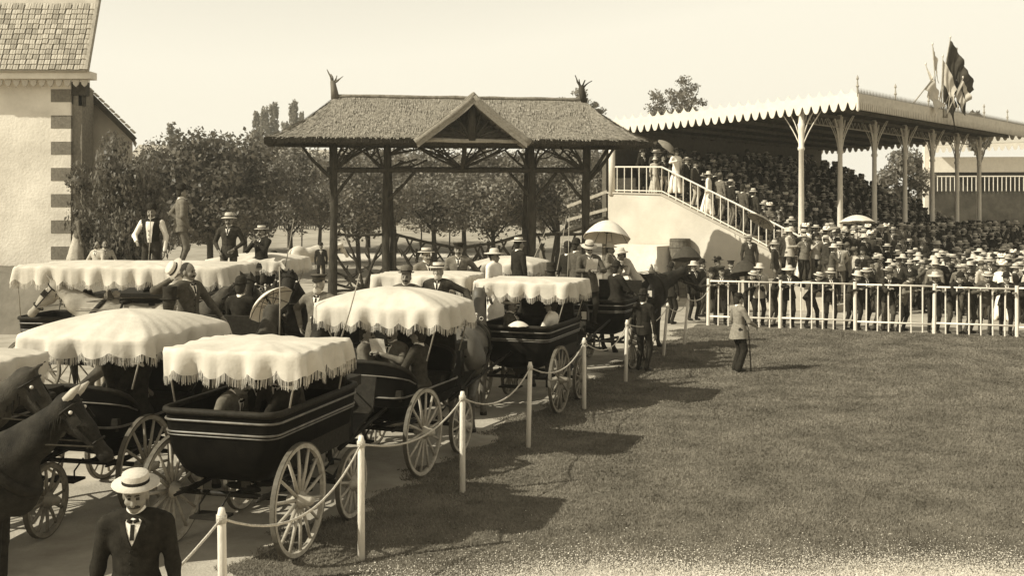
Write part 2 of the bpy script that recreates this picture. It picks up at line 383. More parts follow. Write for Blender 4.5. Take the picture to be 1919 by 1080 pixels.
# bushes along the far bank
for i, (px, Y, wd, hh) in enumerate([(640, 88, 110, 1.8), (1000, 80, 150, 2.2), (1110, 84, 120, 2.4), (430, 92, 160, 2.2), (180, 92, 220, 2.6), (900, 96, 120, 1.6)]):
    x = X_at(px, Y); rx = wd * Y / FPX / 2
    t = thing('bush', ['low bush on the bank seen through the left gate bay', 'bush behind the right leaf of the rustic gate', 'bush on the bank behind the white parasol', 'bush on the bank behind the straw-hatted man', 'wide bush on the bank behind the broad left tree', 'small bush on the bank in the middle of the gate opening'][i], 'bush', (x, Y, hgt(x, Y)), i, 'bushes on the far bank')
    link('foliage', crown_mesh(60 + i, rx, rx * .6, hh / 2, 1600, .16, m=leafm2), t, loc=(0, 0, hh / 2))
    link('stem', trunk_mesh(60 + i, .3, .06, rx * .6, hh / 2, barkm, 5), t)
# far paling fences on the bank
def paling(name, x0, x1, Y, h, label, m, gap=.19):
    f = thing(name, label, 'fence', (0, 0, 0))
    n = int((x1 - x0) / gap); pm = MB().box((0, 0, h / 2), (.07, .03, h)).mesh('pale', m)
    for i in range(n + 1):
        x = x0 + (x1 - x0) * i / n; link('pale', pm, f, loc=(x, Y, hgt(x, Y) + random.uniform(-.04, .04)))
    for z in (.35, h - .3):
        MB().beam((x0, Y + .04, hgt(x0, Y) + z), (x1, Y + .04, hgt(x1, Y) + z), .04, .08).build('rail', m, f)
paling('paling_fence', X_at(515, 86), X_at(592, 86), 86, 1.9, 'dark vertical paling fence on the bank left of the gate', woodd)
paling('paling_fence', X_at(752, 84), X_at(862, 84), 84, 1.7, 'pale vertical paling fence on the bank seen through the gate', woodp)
for i, px in enumerate((540, 566, 790, 843)):
    Y = 70; x = X_at(px, Y)
    MB().tube([(0, 0, 0), (.02, 0, 1.5), (0, 0, 2.1)], [.05, .045, .04], 7).build('tree_stake', barkp, loc=(x, Y, hgt(x, Y)), label=['thin stake in the meadow before the dark paling fence', 'second thin stake before the dark paling fence', 'thin stake before the pale paling fence', 'right-hand stake before the pale paling fence'][i], cat='stake', group='stakes in the meadow')

# ---------------------------------------------------------------- tall house with banded corner (left)
HYY = 33.0; hx = X_at(133, HYY); eave = Z_at(140, HYY)
H = thing('house', 'tall white house with dark banded corner blocks and tiled roof', 'house', (hx, HYY, 0))
L = 9.0
MB().box((-L / 2, .75, eave / 2), (L, 1.5, eave)).build('wall', plaster, H)
qm = MB().box((0, 0, 0), (.62, .62, .40)).mesh('quoin', brickm); qs = MB().box((0, 0, 0), (.60, .60, .41)).mesh('quoin_pale', plaster)
for k in range(10):
    zc = Z_at(179 + 49.2 * k, HYY)
    if zc > .2: link('quoin', qm, H, loc=(-.30, .30, zc))
# painted pier at the corner and the carved eave bracket
MB().box((.16, .55, eave / 2 - .2), (.30, .9, eave - .4)).build('side_shade', brickm, H)  # dark brick colour stands in for shade on the side wall
b = MB(); b.box((.2, .2, eave - .42), (.50, .30, .42)).box((.28, .2, eave - .75), (.16, .2, .4)).box((-.02, .2, eave - .75), (.12, .2, .3))
b.build('eave_bracket', woodd, H)
mb = MB(); mb.box((-L / 2 + .35, -.22, eave - .06), (L + .9, .5, .22)).build('cornice', plaster, H)
dm = MB().prism([(-.11, 0), (.11, 0), (.08, -.14), (0, -.22), (-.08, -.14)], lambda u, w_: V(u, 0, w_), lambda u, w_: V(u, .05, w_)).mesh('dentil', stucco)
for k in range(22): link('dentil', dm, H, loc=(-L + 4 + .26 * k + .1 - .0, -.36, eave - .19))
pitch = R(68); rl = 3.2
def roofp(x, u, off=0): return V(x, -.62 + u * math.cos(pitch) - off * math.sin(pitch), eave + .05 + u * math.sin(pitch) + off * math.cos(pitch))
rf = MB(); x0, x1 = -L, .72
rf.add([roofp(x0, 0), roofp(x1, 0), roofp(x1, rl), roofp(x0, rl), roofp(x0, 0, -.12), roofp(x1, 0, -.12), roofp(x1, rl, -.12), roofp(x0, rl, -.12)],
       [(0, 1, 2, 3), (7, 6, 5, 4), (0, 4, 5, 1), (1, 5, 6, 2), (2, 6, 7, 3), (3, 7, 4, 0)])
roof = rf.build('roof', stucco, H)
tw, th = .185, .178
tmsh = MB(); tl = .22
g = [[V(x, y * math.cos(pitch) - .0, 0) for y in (0, 1)] for x in (0, 1)]
prof = [(-.09, .0), (-.06, .026), (0, .03), (.045, .018), (.075, .03), (.09, .02)]
rowv = []
for u in (0., tl): rowv.append([(roofp(x, u, z + (.035 if u == 0 else .004)) - roofp(0, 0)) for x, z in prof])
rowv.insert(0, [(roofp(x, 0, z) - roofp(0, 0)) for x, z in prof])
tmsh.surf(rowv); tmesh = tmsh.mesh('tile', tilem)
TM = [tilem, tilem, mat('roof_tile_dark', .27, .85, .35, 4, .3, 40), mat('roof_tile_pale', .43, .85, .3, 4, .3, 40)]
for r_ in range(13):
    for c_ in range(22):
        p = roofp(x1 - .10 - tw * c_, .02 + th * r_, .012)
        o = link('tile', tmesh, roof, loc=p + V(random.uniform(-.014, .014), 0, random.uniform(-.012, .012)), rot=(0, R(random.uniform(-2.5, 2.5)), 0)); o.material_slots[0].link = 'OBJECT'; o.material_slots[0].material = random.choice(TM)
MB().beam(roofp(x1 + .03, 0, .03), roofp(x1 + .03, rl, .03), .10, .16).build('verge', woodp, roof)
# lean-to wing behind
wy = 34.6
Wg = thing('house_wing', 'grey stucco wing with steep sloping verge behind the banded corner', 'house', (0, 0, 0))
p = [(X_at(120, wy), 0), (X_at(120, wy), Z_at(170 - 45, wy)), (X_at(165, wy), Z_at(178, wy)), (X_at(249, wy), Z_at(262, wy)), (X_at(249, wy), 0)]
MB().prism(p, lambda u, q: V(u, wy, q), lambda u, q: V(u - 1.2, wy + 3, q)).build('wall', stucco, Wg)
a_, b_ = (X_at(118, wy), Z_at(118, wy)), (X_at(263, wy), Z_at(262, wy))
rfw = MB().prism([(a_[0], a_[1]), (b_[0], b_[1]), (b_[0], b_[1] + .09), (a_[0], a_[1] + .12)], lambda u, q: V(u, wy - .45, q), lambda u, q: V(u - 1.2, wy + 3, q)).build('roof', tilem, Wg)
MB().beam((a_[0], wy - .47, a_[1] - .03), (b_[0], wy - .47, b_[1] - .03), .05, .16).build('verge_board', woodd, rfw)
vt = MB().box((0, 0, 0), (.17, .16, .05), roty(R(43))).mesh('verge_tile', tilem)
for k in range(15): link('verge_tile', vt, rfw, loc=(a_[0] + (b_[0] - a_[0]) * (k + .5) / 15, wy - .42, a_[1] + (b_[1] - a_[1]) * (k + .5) / 15 + .17))
# low far houses
for px0, px1, Y, top, lab in [(250, 330, 120, 268, 'far low grey roof between the broad trees'), (470, 640, 110, 278, 'far long low roof behind the paler tree')]:
    f = thing('far_house', lab, 'house'); x0, x1 = X_at(px0, Y), X_at(px1, Y); z1 = Z_at(top, Y); g0 = hgt(0, Y)
    MB().box(((x0 + x1) / 2, Y + 3, (z1 - 1.6 + g0) / 2), (x1 - x0, 6, z1 - 1.6 - g0)).build('wall', stucco, f)
    MB().prism([(-.5, z1 - 1.6), (3, z1), (6.5, z1 - 1.6)], lambda u, q: V(x0 - .4, Y + u, q), lambda u, q: V(x1 + .4, Y + u, q)).build('roof', tilem, f)
# ================================================================ thatched rustic gate
def crooked(mb, p, q, r0, r1, bend=.12, n=5, seed=0, m=0, k=6):
    r = random.Random(seed); p, q = np.asarray(p, float), np.asarray(q, float); d = q - p; l = np.linalg.norm(d)
    o = np.array([r.uniform(-1, 1), r.uniform(-.3, .3), r.uniform(-1, 1)]) * bend * l
    pts = [p + d * t + o * math.sin(math.pi * t) + np.array([r.uniform(-1, 1), 0, r.uniform(-1, 1)]) * .012 for t in np.linspace(0, 1, n)]
    rr = [r0 + (r1 - r0) * t + r.uniform(-.12, .12) * r0 for t in np.linspace(0, 1, n)]
    mb.tube(pts, rr, k, m); return pts
GY = 35.0
G = thing('rustic_gate', 'monumental rustic log gate under a thatched hip roof with central gable', 'gate', (X_at(862, GY), GY, CH * .125), R(9)); G.scale = (.875,) * 3
EZ, RZ = 5.82, 7.44
for i, u in enumerate((-4.72, -2.72, 2.68, 4.85)):
    mb = MB(); crooked(mb, (u, 0, -.6), (u + .03, 0, EZ + .1), .17, .14, .01, 9, i, k=10); mb.build('post', logm, G, True)
    mb = MB(); crooked(mb, (u + .22 * (1 if i in (1,) else -1 if i == 2 else 0), .3, -.6), (u + .12, 1.3, EZ), .11, .09, .01, 7, i + 5); 
    if i in (1, 2): mb.build('post', logm, G, True)
for z, r_ in ((4.72, .10), (5.72, .12)):
    mb = MB(); crooked(mb, (-4.9, -.02, z), (5.0, -.02, z + .02), r_, r_, .002, 14, int(z * 10), k=8); mb.build('beam', logm, G, True)
for v in (-1.65, 1.65):
    mb = MB(); crooked(mb, (-6.5, v, EZ - .12), (6.6, v, EZ - .12), .08, .08, .002, 12, 7, k=7); mb.build('eave_beam', logm, G, True)
for (p, q) in (((-4.7, -.05, 4.35), (-5.9, -.05, 5.72)), ((4.85, -.05, 4.35), (5.75, -.05, 5.68)), ((4.9, -.1, 4.3), (6.0, -.1, 5.7)), ((-4.7, -.05, 3.6), (-3.9, -.05, 4.65)), ((-2.7, -.05, 3.6), (-1.7, -.05, 4.65)), ((2.68, 0, 3.7), (1.9, 0, 4.65)), ((2.72, 0, 3.5), (3.7, 0, 4.65)), ((4.8, 0, 3.5), (3.9, 0, 4.65))):
    mb = MB(); crooked(mb, p, q, .075, .06, .03, 6, int(p[0] * 100)); mb.build('brace', logm, G, True)
# fans of crooked branches between the two beams
def fan(cu, cz, us, ztop, seed, v=-.02, r0=.062):
    for i, u in enumerate(us):
        mb = MB(); pts = crooked(mb, (cu, v, cz), (u, v + random.uniform(-.06, .06), ztop + random.uniform(-.12, .04)), r0, r0 * .55, .10, 6, seed * 31 + i)
        q = pts[3]; s = random.Random(seed * 77 + i)
        crooked(mb, q, (q[0] + s.uniform(-.5, .5), v, min(ztop, q[2] + s.uniform(.15, .4))), r0 * .6, r0 * .35, .15, 4, seed + i)
        crooked(mb, pts[2], (pts[2][0] + s.uniform(-.6, .6), v, min(ztop, pts[2][2] + s.uniform(.1, .3))), r0 * .55, r0 * .3, .15, 4, seed + i + 9)
        mb.build('branch', logm, G, True)
fan(-4.55, 4.75, (-4.3, -4.1, -3.8, -3.5, -3.2, -2.9), 5.65, 1); fan(-2.85, 4.78, (-3.1, -3.5, -3.9), 5.6, 11); fan(-2.6, 5.3, (-2.0, -1.5, -1.1), 5.65, 2); fan(.05, 4.78, (-1.9, -1.6, -1.3, -1.0, -.7, .5, .8, 1.1, 1.4, 1.7, 2.0), 5.65, 3)
fan(4.7, 4.75, (4.4, 4.1, 3.8, 3.4, 3.0), 5.65, 4); fan(2.85, 4.78, (3.1, 3.5), 5.6, 12); fan(2.55, 4.78, (2.2, 1.7), 5.6, 5); fan(-2.55, 4.78, (-2.1, -1.6, -1.2), 5.1, 6)
mb = MB(); crooked(mb, (.1, -.05, 4.7), (.12, -.9, EZ), .09, .09, .01, 5, 3); mb.build('king_post', logm, G, True)
# gable frame
DV = -2.35
mb = MB(); mb.tube([(.2, DV + .25, 5.7), (.22, DV + .25, 7.2)], [.17, .14], 8); mb.build('king_post', logm, G, True)
mb = MB(); crooked(mb, (-1.55, DV + .2, 5.72), (1.95, DV + .2, 5.70), .08, .08, .005, 8, 9); mb.build('beam', woodp, G, True)
for s_ in (-1, 1):
    mb = MB(); mb.beam((.2, DV + .22, 7.2), (.2 + s_ * 1.75, DV + .22, 5.75), .12, .2); mb.build('rafter', logm, G)
for i, (u, z) in enumerate(((-1.25, 5.9), (-1.1, 6.05), (-.95, 6.2), (-.8, 6.35), (-.5, 6.6), (-.25, 6.8), (1.65, 5.9), (1.5, 6.0), (1.35, 6.15), (1.2, 6.3), (.9, 6.55), (.6, 6.85))):
    mb = MB(); crooked(mb, (.2 + (-.1 if u < 0 else .1), DV + .25, 5.78), (u, DV + .25, z), .055, .03, .12, 6, 50 + i); mb.build('branch', logm, G, True)
# roof shell
def eave_loop(n=150):
    a, b, rr = 6.95, 1.95, .5; pts = []
    segs = [((-a + rr, -b), (a - rr, -b)), ((a, -b + rr), (a, b - rr)), ((a - rr, b), (-a + rr, b)), ((-a, b - rr), (-a, -b + rr))]
    cen = [(a - rr, -b + rr), (a - rr, b - rr), (-a + rr, b - rr), (-a + rr, -b + rr)]
    for i, (p, q) in enumerate(segs):
        k = 60 if i % 2 == 0 else 16
        pts += [(p[0] + (q[0] - p[0]) * t, p[1] + (q[1] - p[1]) * t) for t in np.linspace(0, 1, k)]
        for t in np.linspace(.2, .8, 4):
            an = -math.pi / 2 + i * math.pi / 2 + t * math.pi / 2; pts.append((cen[i][0] + rr * math.cos(an), cen[i][1] + rr * math.sin(an)))
    return pts
EL = eave_loop(); rr_ = random.Random(8)
def roof_pt(e, b, dz=0):
    u, v = e; ru = max(-4.55, min(4.72, u)); t = b
    x = u + (ru - u) * t; y = v * (1 - t); z = EZ - .02 + (RZ - EZ) * (t ** 1.12 if t > 0 else t) - .10 * math.sin(math.pi * t) * (1 if abs(u) > 4.7 else .5)
    return V(x, y, z + dz)
g = []
for e in EL:
    row = [roof_pt((e[0] * .985, e[1] * .93), 0, -.16)]
    for t in np.linspace(0, 1, 13):
        p = roof_pt(e, t); p += V(rr_.uniform(-.02, .02), rr_.uniform(-.02, .02), rr_.uniform(-.025, .025)) * (1 if t < .97 else .4); row.append(p)
    g.append(row)
mb = MB(); mb.surf(g, closeu=True)
troof = mb.build('thatched_roof', thatchm, G, True)
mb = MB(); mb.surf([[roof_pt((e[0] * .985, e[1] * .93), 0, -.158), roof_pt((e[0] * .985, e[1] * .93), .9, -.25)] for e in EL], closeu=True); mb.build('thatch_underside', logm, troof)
mb = MB(); crooked(mb, (-4.65, 0, RZ + .0), (4.8, 0, RZ + .0), .07, .07, .001, 20, 12, k=8); mb.build('ridge_roll', thatchm, troof, True)
# gable thatch slabs
for s_ in (-1, 1):
    mb = MB(); g = []
    for i in range(9):
        t = i / 8; u = .22 + s_ * (1.98 * t + .0); z = 7.30 - 1.58 * t ** .92
        fr, bk = DV - .22 + .1 * t, -.1 - 1.55 * t
        g.append([V(u + s_ * rr_.uniform(-.015, .015), fr + (bk - fr) * k / 6, z + .05 + rr_.uniform(-.02, .02)) for k in range(7)])
    mb.surf(g); top = mb.v[:]
    lo = [[p - V(s_ * .06, 0, .30) for p in row] for row in g]; mb.surf(lo)
    mb.build('gable_thatch', thatchm, troof, True)
    mb = MB(); mb.surf([[g[i][0] + V(0, -.02, .03), lo[i][0] + V(0, -.02, -.02)] for i in range(9)]); mb.surf([[g[8][k], lo[8][k]] for k in range(7)])
    mb.build('gable_edge', thatche, troof)
for s_ in (-1, 1):
    mb = MB(); mb.tube([(.22 + s_ * 1.98 * t, DV - .16 + .1 * t, 7.30 - 1.58 * t ** .92 - .06) for t in np.linspace(0, 1.03, 12)], [.12 + rr_.uniform(-.012, .012) for _ in range(12)], 9); mb.build('verge_roll', thatche, troof, True)
mb = MB(); mb.tube([(.22, DV - .24, 7.27), (.22, DV - .1, 7.34), (.22, -.05, 7.36)], .07, 7); mb.build('gable_ridge', thatchm, troof, True)
# loose straw
n = 15000; vs = []; st = np.random.default_rng(5)
ii = st.integers(0, len(EL), n); tt = st.random(n) ** .9
for k in range(n):
    e = EL[ii[k]]; 
    if e[1] > 1.2: continue
    t = tt[k]; e = (e[0] + st.uniform(-.12, .12), e[1])
    p = roof_pt(e, t, .012); q = roof_pt(e, max(-.06, t - st.uniform(.05, .11)), st.uniform(.0, .05)); 
    if .0 < abs(p[0] - .22) < 1.95 * (1 - (p[2] - EZ) / (RZ - EZ)) and p[1] < 0: continue
    wv = V(.012, 0, 0) if abs(e[0]) < 6.6 else V(0, .012, 0); sk = V(st.uniform(-.06, .06), 0, 0)
    vs += [p - wv, p + wv, q + wv + sk, q - wv + sk]
vs = np.array(vs); link('straw', quick_mesh('straw', vs, np.arange(len(vs)).reshape(-1, 4), [strawm]), troof, kind='stuff')
# eave fringe of cut thatch
vs = []
for k in range(5000):
    i = st.integers(0, len(EL)); e = EL[i]
    if e[1] > 1.: continue
    e = (e[0] + st.uniform(-.12, .12), e[1]); p = roof_pt(e, 0, .0); q = p + V(st.uniform(-.02, .02), st.uniform(-.02, .08), -st.uniform(.12, .24)); wv = V(.012, .006, 0)
    vs += [p - wv, p + wv, q + wv, q - wv]
vs = np.array(vs); link('eave_straw', quick_mesh('eave_straw', vs, np.arange(len(vs)).reshape(-1, 4), [mat('dark_thatch', .06, .95, .5, 9)]), troof, kind='stuff')  # fringe straw in a darker tone than the roof
# branch stump finials at both ridge ends
for u, sd in ((-4.6, 1), (4.75, 2)):
    mb = MB(); s = random.Random(sd)
    mb.tube([(u, 0, RZ - .1), (u - .05, 0, RZ + .25), (u - .1, 0, RZ + .55)], [.16, .12, .09], 8)
    for dx, dz in ((-.3, .95), (-.16, .8), (.05, .75), (.30, .72)): crooked(mb, (u - .08, 0, RZ + .42), (u + dx, s.uniform(-.1, .1), RZ + dz), .055, .015, .08, 5, int(dx * 100) + sd)
    mb.build('stump_finial', barkp if sd == 1 else logm, troof, True)
# low gate leaves and side panels of twisted branches
def panel(u0, u1, z0, z1, zm, seed, c, spread=1.):
    mb = MB(); crooked(mb, (u0, 0, z0), ((u0 + u1) / 2, 0, zm), .065, .06, .01, 6, seed); crooked(mb, ((u0 + u1) / 2, 0, zm), (u1, 0, z1), .06, .065, .01, 6, seed + 1); mb.build('gate_rail', logm, G, True)
    mb = MB(); crooked(mb, (u0, 0, .25), (u1, 0, .25), .05, .05, .01, 6, seed + 2); mb.build('gate_rail', logm, G, True)
    s = random.Random(seed); n = 9
    for i in range(n):
        a = math.pi * (i + .5) / n; L = 2.6
        q = V(c + math.cos(a) * L * spread, 0, .3 + math.sin(a) * L); 
        while q[0] < u0 or q[0] > u1 or q[2] > min(z0, z1, zm) + .1: q = q * .94 + V(c, 0, .3) * .06
        mb = MB(); pts = crooked(mb, (c + s.uniform(-.1, .1), 0, .28), q, .075, .045, .07, 6, seed * 13 + i)
        for k in (2, 3):
            p = pts[k]; e = V(min(u1, max(u0, p[0] + s.uniform(-.5, .5))), 0, min(zm, p[2] + s.uniform(.1, .45))); crooked(mb, p, e, .042, .026, .1, 4, i + k)
        mb.build('branch', logm, G, True)
panel(-4.6, -2.85, 2.32, 2.32, 2.30, 21, -3.5); panel(-2.5, .0, 2.35, 1.78, 2.02, 22, -1.6, 1.2); panel(.1, 2.55, 1.80, 2.32, 2.0, 23, 1.5, 1.2); panel(2.8, 4.7, 2.3, 2.3, 2.3, 24, 3.7)
for u0, u1, za, zb in ((-2.4, -.05, 2.3, 1.8), (.15, 2.45, 1.85, 2.28)):
    s = random.Random(int(u0 * 10)); nn = 9
    for k in range(nn):
        u = u0 + (u1 - u0) * (k + .5) / nn; zt_ = za + (zb - za) * (k + .5) / nn + .02; d = .34 * (1 if k % 2 else -1)
        mb = MB(); pts = crooked(mb, (u, 0, zt_), (u + d, 0, zt_ - s.uniform(.5, .8)), .042, .034, .1, 5, 300 + k); crooked(mb, pts[2], (pts[2][0] - d * .8, 0, pts[2][2] - .35), .034, .024, .1, 4, 330 + k); mb.build('branch', logm, G, True)
for u in (-2.45, 2.5): mb = MB(); mb.tube([(u, .02, -.6), (u, .02, 2.5)], .09, 8); mb.build('gate_stile', logm, G, True)

# ================================================================ grandstand
SA = math.atan2(.758, .652)
S = thing('grandstand', 'long covered grandstand with scalloped white valance and packed tiers', 'grandstand', (10.3, 38, 0), SA)
def s_world(t, s, z=0): c, n_ = math.cos(SA), math.sin(SA); return V(10.3 + c * t - n_ * s, 38 + n_ * t + c * s, z)
TL = 20.1
NT = 10
for i in range(NT):
    s0 = .6 + .72 * i; z = .9 + .36 * i
    MB().box((TL / 2, s0 + .36 if i < NT - 1 else s0 + .55, z / 2 + .18), (TL, .715 if i < NT - 1 else 1.1, z + .36)).build('tier', woodd, S)
MB().box((TL / 2 + .0, 8.55, 3.4), (TL + .2, .2, 6.6)).build('back_wall', mat('dark_boards', .11, .9, .2, 5), S)  # boards in one even dark tone
# terrace in front with stone steps
T = MB(); T.box((9.2, -.55, .45), (25., 2.25, .90)); terrace = T.build('terrace', terr, S)
for i in range(3): MB().box((9.2, -1.68 - .17 - .34 * i, (.9 - .225 * (i + 1)) / 2), (25., .335, .9 - .225 * (i + 1))).build('step', terr, terrace)
# staircase with white side wall
poly = [(7.6, 0), (7.6, 3.86), (5.15, 3.78), (2.0, 2.40), (-1.15, .98), (-1.15, 0)]
swall = MB().prism(poly, lambda u, q: V(-1.15, u, q), lambda u, q: V(-1.0, u, q)).build('stair_wall', plasterw, S)
MB().prism([(7.62, 3.87), (5.14, 3.79), (-1.2, .99), (-1.2, 1.05), (5.14, 3.85), (7.62, 3.93)], lambda u, q: V(-1.19, u, q), lambda u, q: V(-.96, u, q)).build('coping', stucco, swall)
for i in range(16):
    z = 3.7 - .175 * i; MB().box((-.5, 5.0 - .39 * i - .2, z / 2), (.98, .385, z)).build('stair_step', terr, S)
MB().box((-.5, 6.4, 1.9), (.98, 2.4, 3.8)).build('landing', terr, S)
def rail_run(pts, h, gap, m, parent, t=-1.08, r=.022):
    for (s0, z0), (s1, z1) in zip(pts, pts[1:]):
        for dz, rr in ((h, .032), (.08, .024)): MB().tube([(t, s0, z0 + dz), (t, s1, z1 + dz)], rr, 6).build('hand_rail', m, parent)
        n = max(1, int(abs(s1 - s0) / gap))
        for k in range(n + 1):
            s = s0 + (s1 - s0) * k / n; z = z0 + (z1 - z0) * k / n
            MB().tube([(t, s, z), (t, s, z + h)], r, 6).build('baluster', m, parent)
rr0 = thing('stair_railing', 'white iron railing along the grandstand landing and stair', 'railing', (10.3, 38, 0), SA)
rail_run([(7.55, 3.92), (5.15, 3.86), (2.0, 2.46), (-1.0, 1.08)], 1.0, .30, whiteiron, rr0)
MB().tube([(-1.1, 7.45, 3.8), (-1.1, 7.45, 6.35)], .13, 10).build('landing_post', white, S, True)
for z0, z1 in ((3.95, 3.35), (3.25, 2.8)): MB().beam((-1.05, 7.7, z0), (-1.05, 9.7, z1), .08, .12).build('rear_stair_rail', woodp, S)
MB().beam((-1.0, 7.7, 2.9), (-1.0, 10.2, 2.2), .6, .12).build('rear_stair', woodd, S)
MB().box((-1.9, 5.4, .95), (1.2, 1.9, 1.9)).build('parapet', plaster, S)
# columns
def arc(p, q, bul, n=7):
    p, q = np.asarray(p, float), np.asarray(q, float); o = np.asarray(bul, float)
    return [p * (1 - t) + q * t + o * math.sin(math.pi * t) for t in np.linspace(0, 1, n)]
def roof_z(s): return 7.02 - (s + 2.2) * .042
for i in range(7):
    t = 3.3 * i
    mb = MB(); zt = roof_z(0) - .1
    mb.lathe([(.20, .85), (.20, 1.1), (.14, 1.18), (.115, 1.3), (.088, 5.35), (.125, 5.38), (.125, 5.46), (.095, 5.5), (.11, 6.1), (.13, 6.3), (.11, 6.32), (.11, zt)], 12, (t, 0, 0))
    col = mb.build('column', white, S, True)
    for d in ((0, 1), (0, -1), (1, 0), (-1, 0)):
        if i == 0 and d == (-1, 0): continue
        D = V(d[0], d[1], 0); mb = MB(); c0 = V(t, 0, 5.62)
        mb.tube(arc(c0 + D * .1, V(t, 0, zt - .05) + D * (.78 if i == 0 else .55), (-D * .12 + V(0, 0, -.12))), .021, 6)
        mb.tube(arc(c0 + D * .12 + V(0, 0, .35), V(t, 0, zt - .05) + D * .5, (-D * .05)), .02, 5)
        mb.build('bracket', white, col, True)
# roof slab, rafters, girders
mb = MB(); t0, t1, s0, s1 = -.32, TL + .3, -2.2, 8.75
def rs(t, s, d): return V(t, s, roof_z(s) + d)
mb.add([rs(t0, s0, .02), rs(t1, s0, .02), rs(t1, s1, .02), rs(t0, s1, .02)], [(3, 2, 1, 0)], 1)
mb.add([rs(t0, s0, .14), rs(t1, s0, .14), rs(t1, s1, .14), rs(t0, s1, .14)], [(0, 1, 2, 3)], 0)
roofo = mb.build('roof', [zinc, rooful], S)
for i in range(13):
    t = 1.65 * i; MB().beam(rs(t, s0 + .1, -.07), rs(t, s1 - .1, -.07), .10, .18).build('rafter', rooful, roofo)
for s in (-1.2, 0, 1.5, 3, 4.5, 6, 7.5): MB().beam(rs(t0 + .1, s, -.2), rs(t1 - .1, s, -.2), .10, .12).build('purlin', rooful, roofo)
mb = MB()
for i in range(60):
    t = TL * i / 60; mb.tube([(t, 0, 6.62), (t + .17, 0, 6.38), (t + .33, 0, 6.62)], .015, 4)
mb.tube([(0, 0, 6.36), (TL, 0, 6.36)], .03, 5); mb.build('lace_girder', greyiron, roofo)
# valances
def valance(name, a, b, up, pitch, deep, m, parent, th=.04, drop=0.):
    a, b = np.asarray(a, float), np.asarray(b, float); L = np.linalg.norm(b - a); n = int(round(L / pitch)); d = (b - a) / n
    nrm = norm(np.cross(d, (0, 0, 1))) * th; mb = MB()
    for i in range(n):
        p = a + d * i; pts = [p + V(0, 0, up), p + V(0, 0, -.06)] + [p + d * u + V(0, 0, -.06 - deep * v) for u, v in ((.10, .22), (.2, .62), (.34, .92), (.5, 1), (.66, .92), (.8, .62), (.9, .22))] + [p + d + V(0, 0, -.06), p + d + V(0, 0, up)]
        k = len(pts); mb.add(pts + [q + nrm for q in pts], [tuple(range(k))[::-1], tuple(range(k, 2 * k))] + [(j, j + 1, k + j + 1, k + j) for j in range(k - 1)])
    o = mb.build(name, m, parent)
    mb = MB(); mb.beam(a + V(0, 0, up - .03) - nrm * .6, b + V(0, 0, up - .03) - nrm * .6, .05, .07); mb.build('cornice_moulding', stucco, o)
    return o
def cresting(a, b, pitch, h, m, parent):
    a, b = np.asarray(a, float), np.asarray(b, float); L = np.linalg.norm(b - a); n = int(L / pitch); d = (b - a) / n; mb = MB()
    for i in range(n):
        p = a + d * (i + .5); mb.add([p - d * .35, p + d * .35, p + d * .12 + V(0, 0, h * .55), p + V(0, 0, h), p - d * .12 + V(0, 0, h * .55)], [(0, 1, 2, 3, 4)])
        mb.add([q + norm(np.cross(d, (0, 0, 1))) * .015 for q in mb.v[-5:]], [(4, 3, 2, 1, 0)])
    mb.beam(a, b, .02, .03); o = mb.build('cresting', m, parent); o['kind'] = 'stuff'; return o
Z0, Z1 = roof_z(s0), roof_z(s1)
valance('valance', (t0, s1, Z1), (t0, s0, Z0), .20, .335, .30, white, roofo)
valance('front_valance', (t0, s0, Z0), (t1, s0, Z0), .20, .17, .30, mat('pale_lace_board', .5, .7, .15, 6), roofo)
valance('far_valance', (t1, s0, Z0), (t1, s1, Z1), .20, .335, .30, white, roofo)
cresting((t0, s1, Z1 + .2), (t0, s0, Z0 + .2), .38, .2, white, roofo); cresting((t0, s0, Z0 + .2), (t1, s0, Z0 + .2), .13, .22, greyiron, roofo)
for t in (t0, t0 + 3.4, t0 + 6.8, t0 + 10.2, t0 + 13.6, t0 + 17):
    MB().lathe([(.03, 0), (.03, .2), (.06, .25), (.03, .3), (.02, .45), (.05, .5), (.01, .62)], 7, (t, s0, Z0 + .2)).build('finial', greyiron, roofo)
MB().lathe([(.02, 0), (.07, .06), (.05, .14), (.05, .5)], 8, (t0 - .02, s0 - .02, Z0 - .42)).build('corner_drop', white, roofo, True)
# second grandstand far right
F = thing('far_grandstand', 'second white grandstand with scalloped roof edge beyond the far columns', 'grandstand', (X_at(1750, 76), 76, 0), R(-4))
zz = lambda py: Z_at(py, 76)
MB().add([V(0, 0, zz(276)), V(9, 0, zz(268)), V(9, 6, zz(240)), V(0, 6, zz(248)), V(0, 0, zz(272)), V(9, 0, zz(264)), V(9, 6, zz(236)), V(0, 6, zz(244))], [(0, 1, 2, 3), (7, 6, 5, 4), (0, 4, 5, 1), (0, 3, 7, 4)]).build('roof', zinc, F)
valance('valance', (0, -.05, zz(276)), (9, -.05, zz(268)), .1, .45, .35, white, F)
MB().box((4.6, 1.2, (zz(293) + zz(322)) / 2), (9, .2, zz(293) - zz(322))).build('front_board', white, F)
MB().box((4.6, 4, zz(290) / 2), (9, .3, zz(290))).build('back_wall', woodd, F)
MB().box((.05, 1.6, zz(262) / 2), (.5, .5, zz(262))).build('corner_pier', white, F)
MB().box((4.6, 2.4, zz(358) / 2), (9.0, 3.2, zz(358))).build('base', mat('dark_hedge', .05, .95, .5, 1.5, .8, 6), F)
for k in range(24): MB().tube([(.2 + .3 * k, .7, zz(358)), (.2 + .3 * k, .7, zz(330))], .03, 5).build('baluster', white, F)
MB().beam((0, .7, zz(330)), (9, .7, zz(330)), .06, .08).build('hand_rail', white, F)
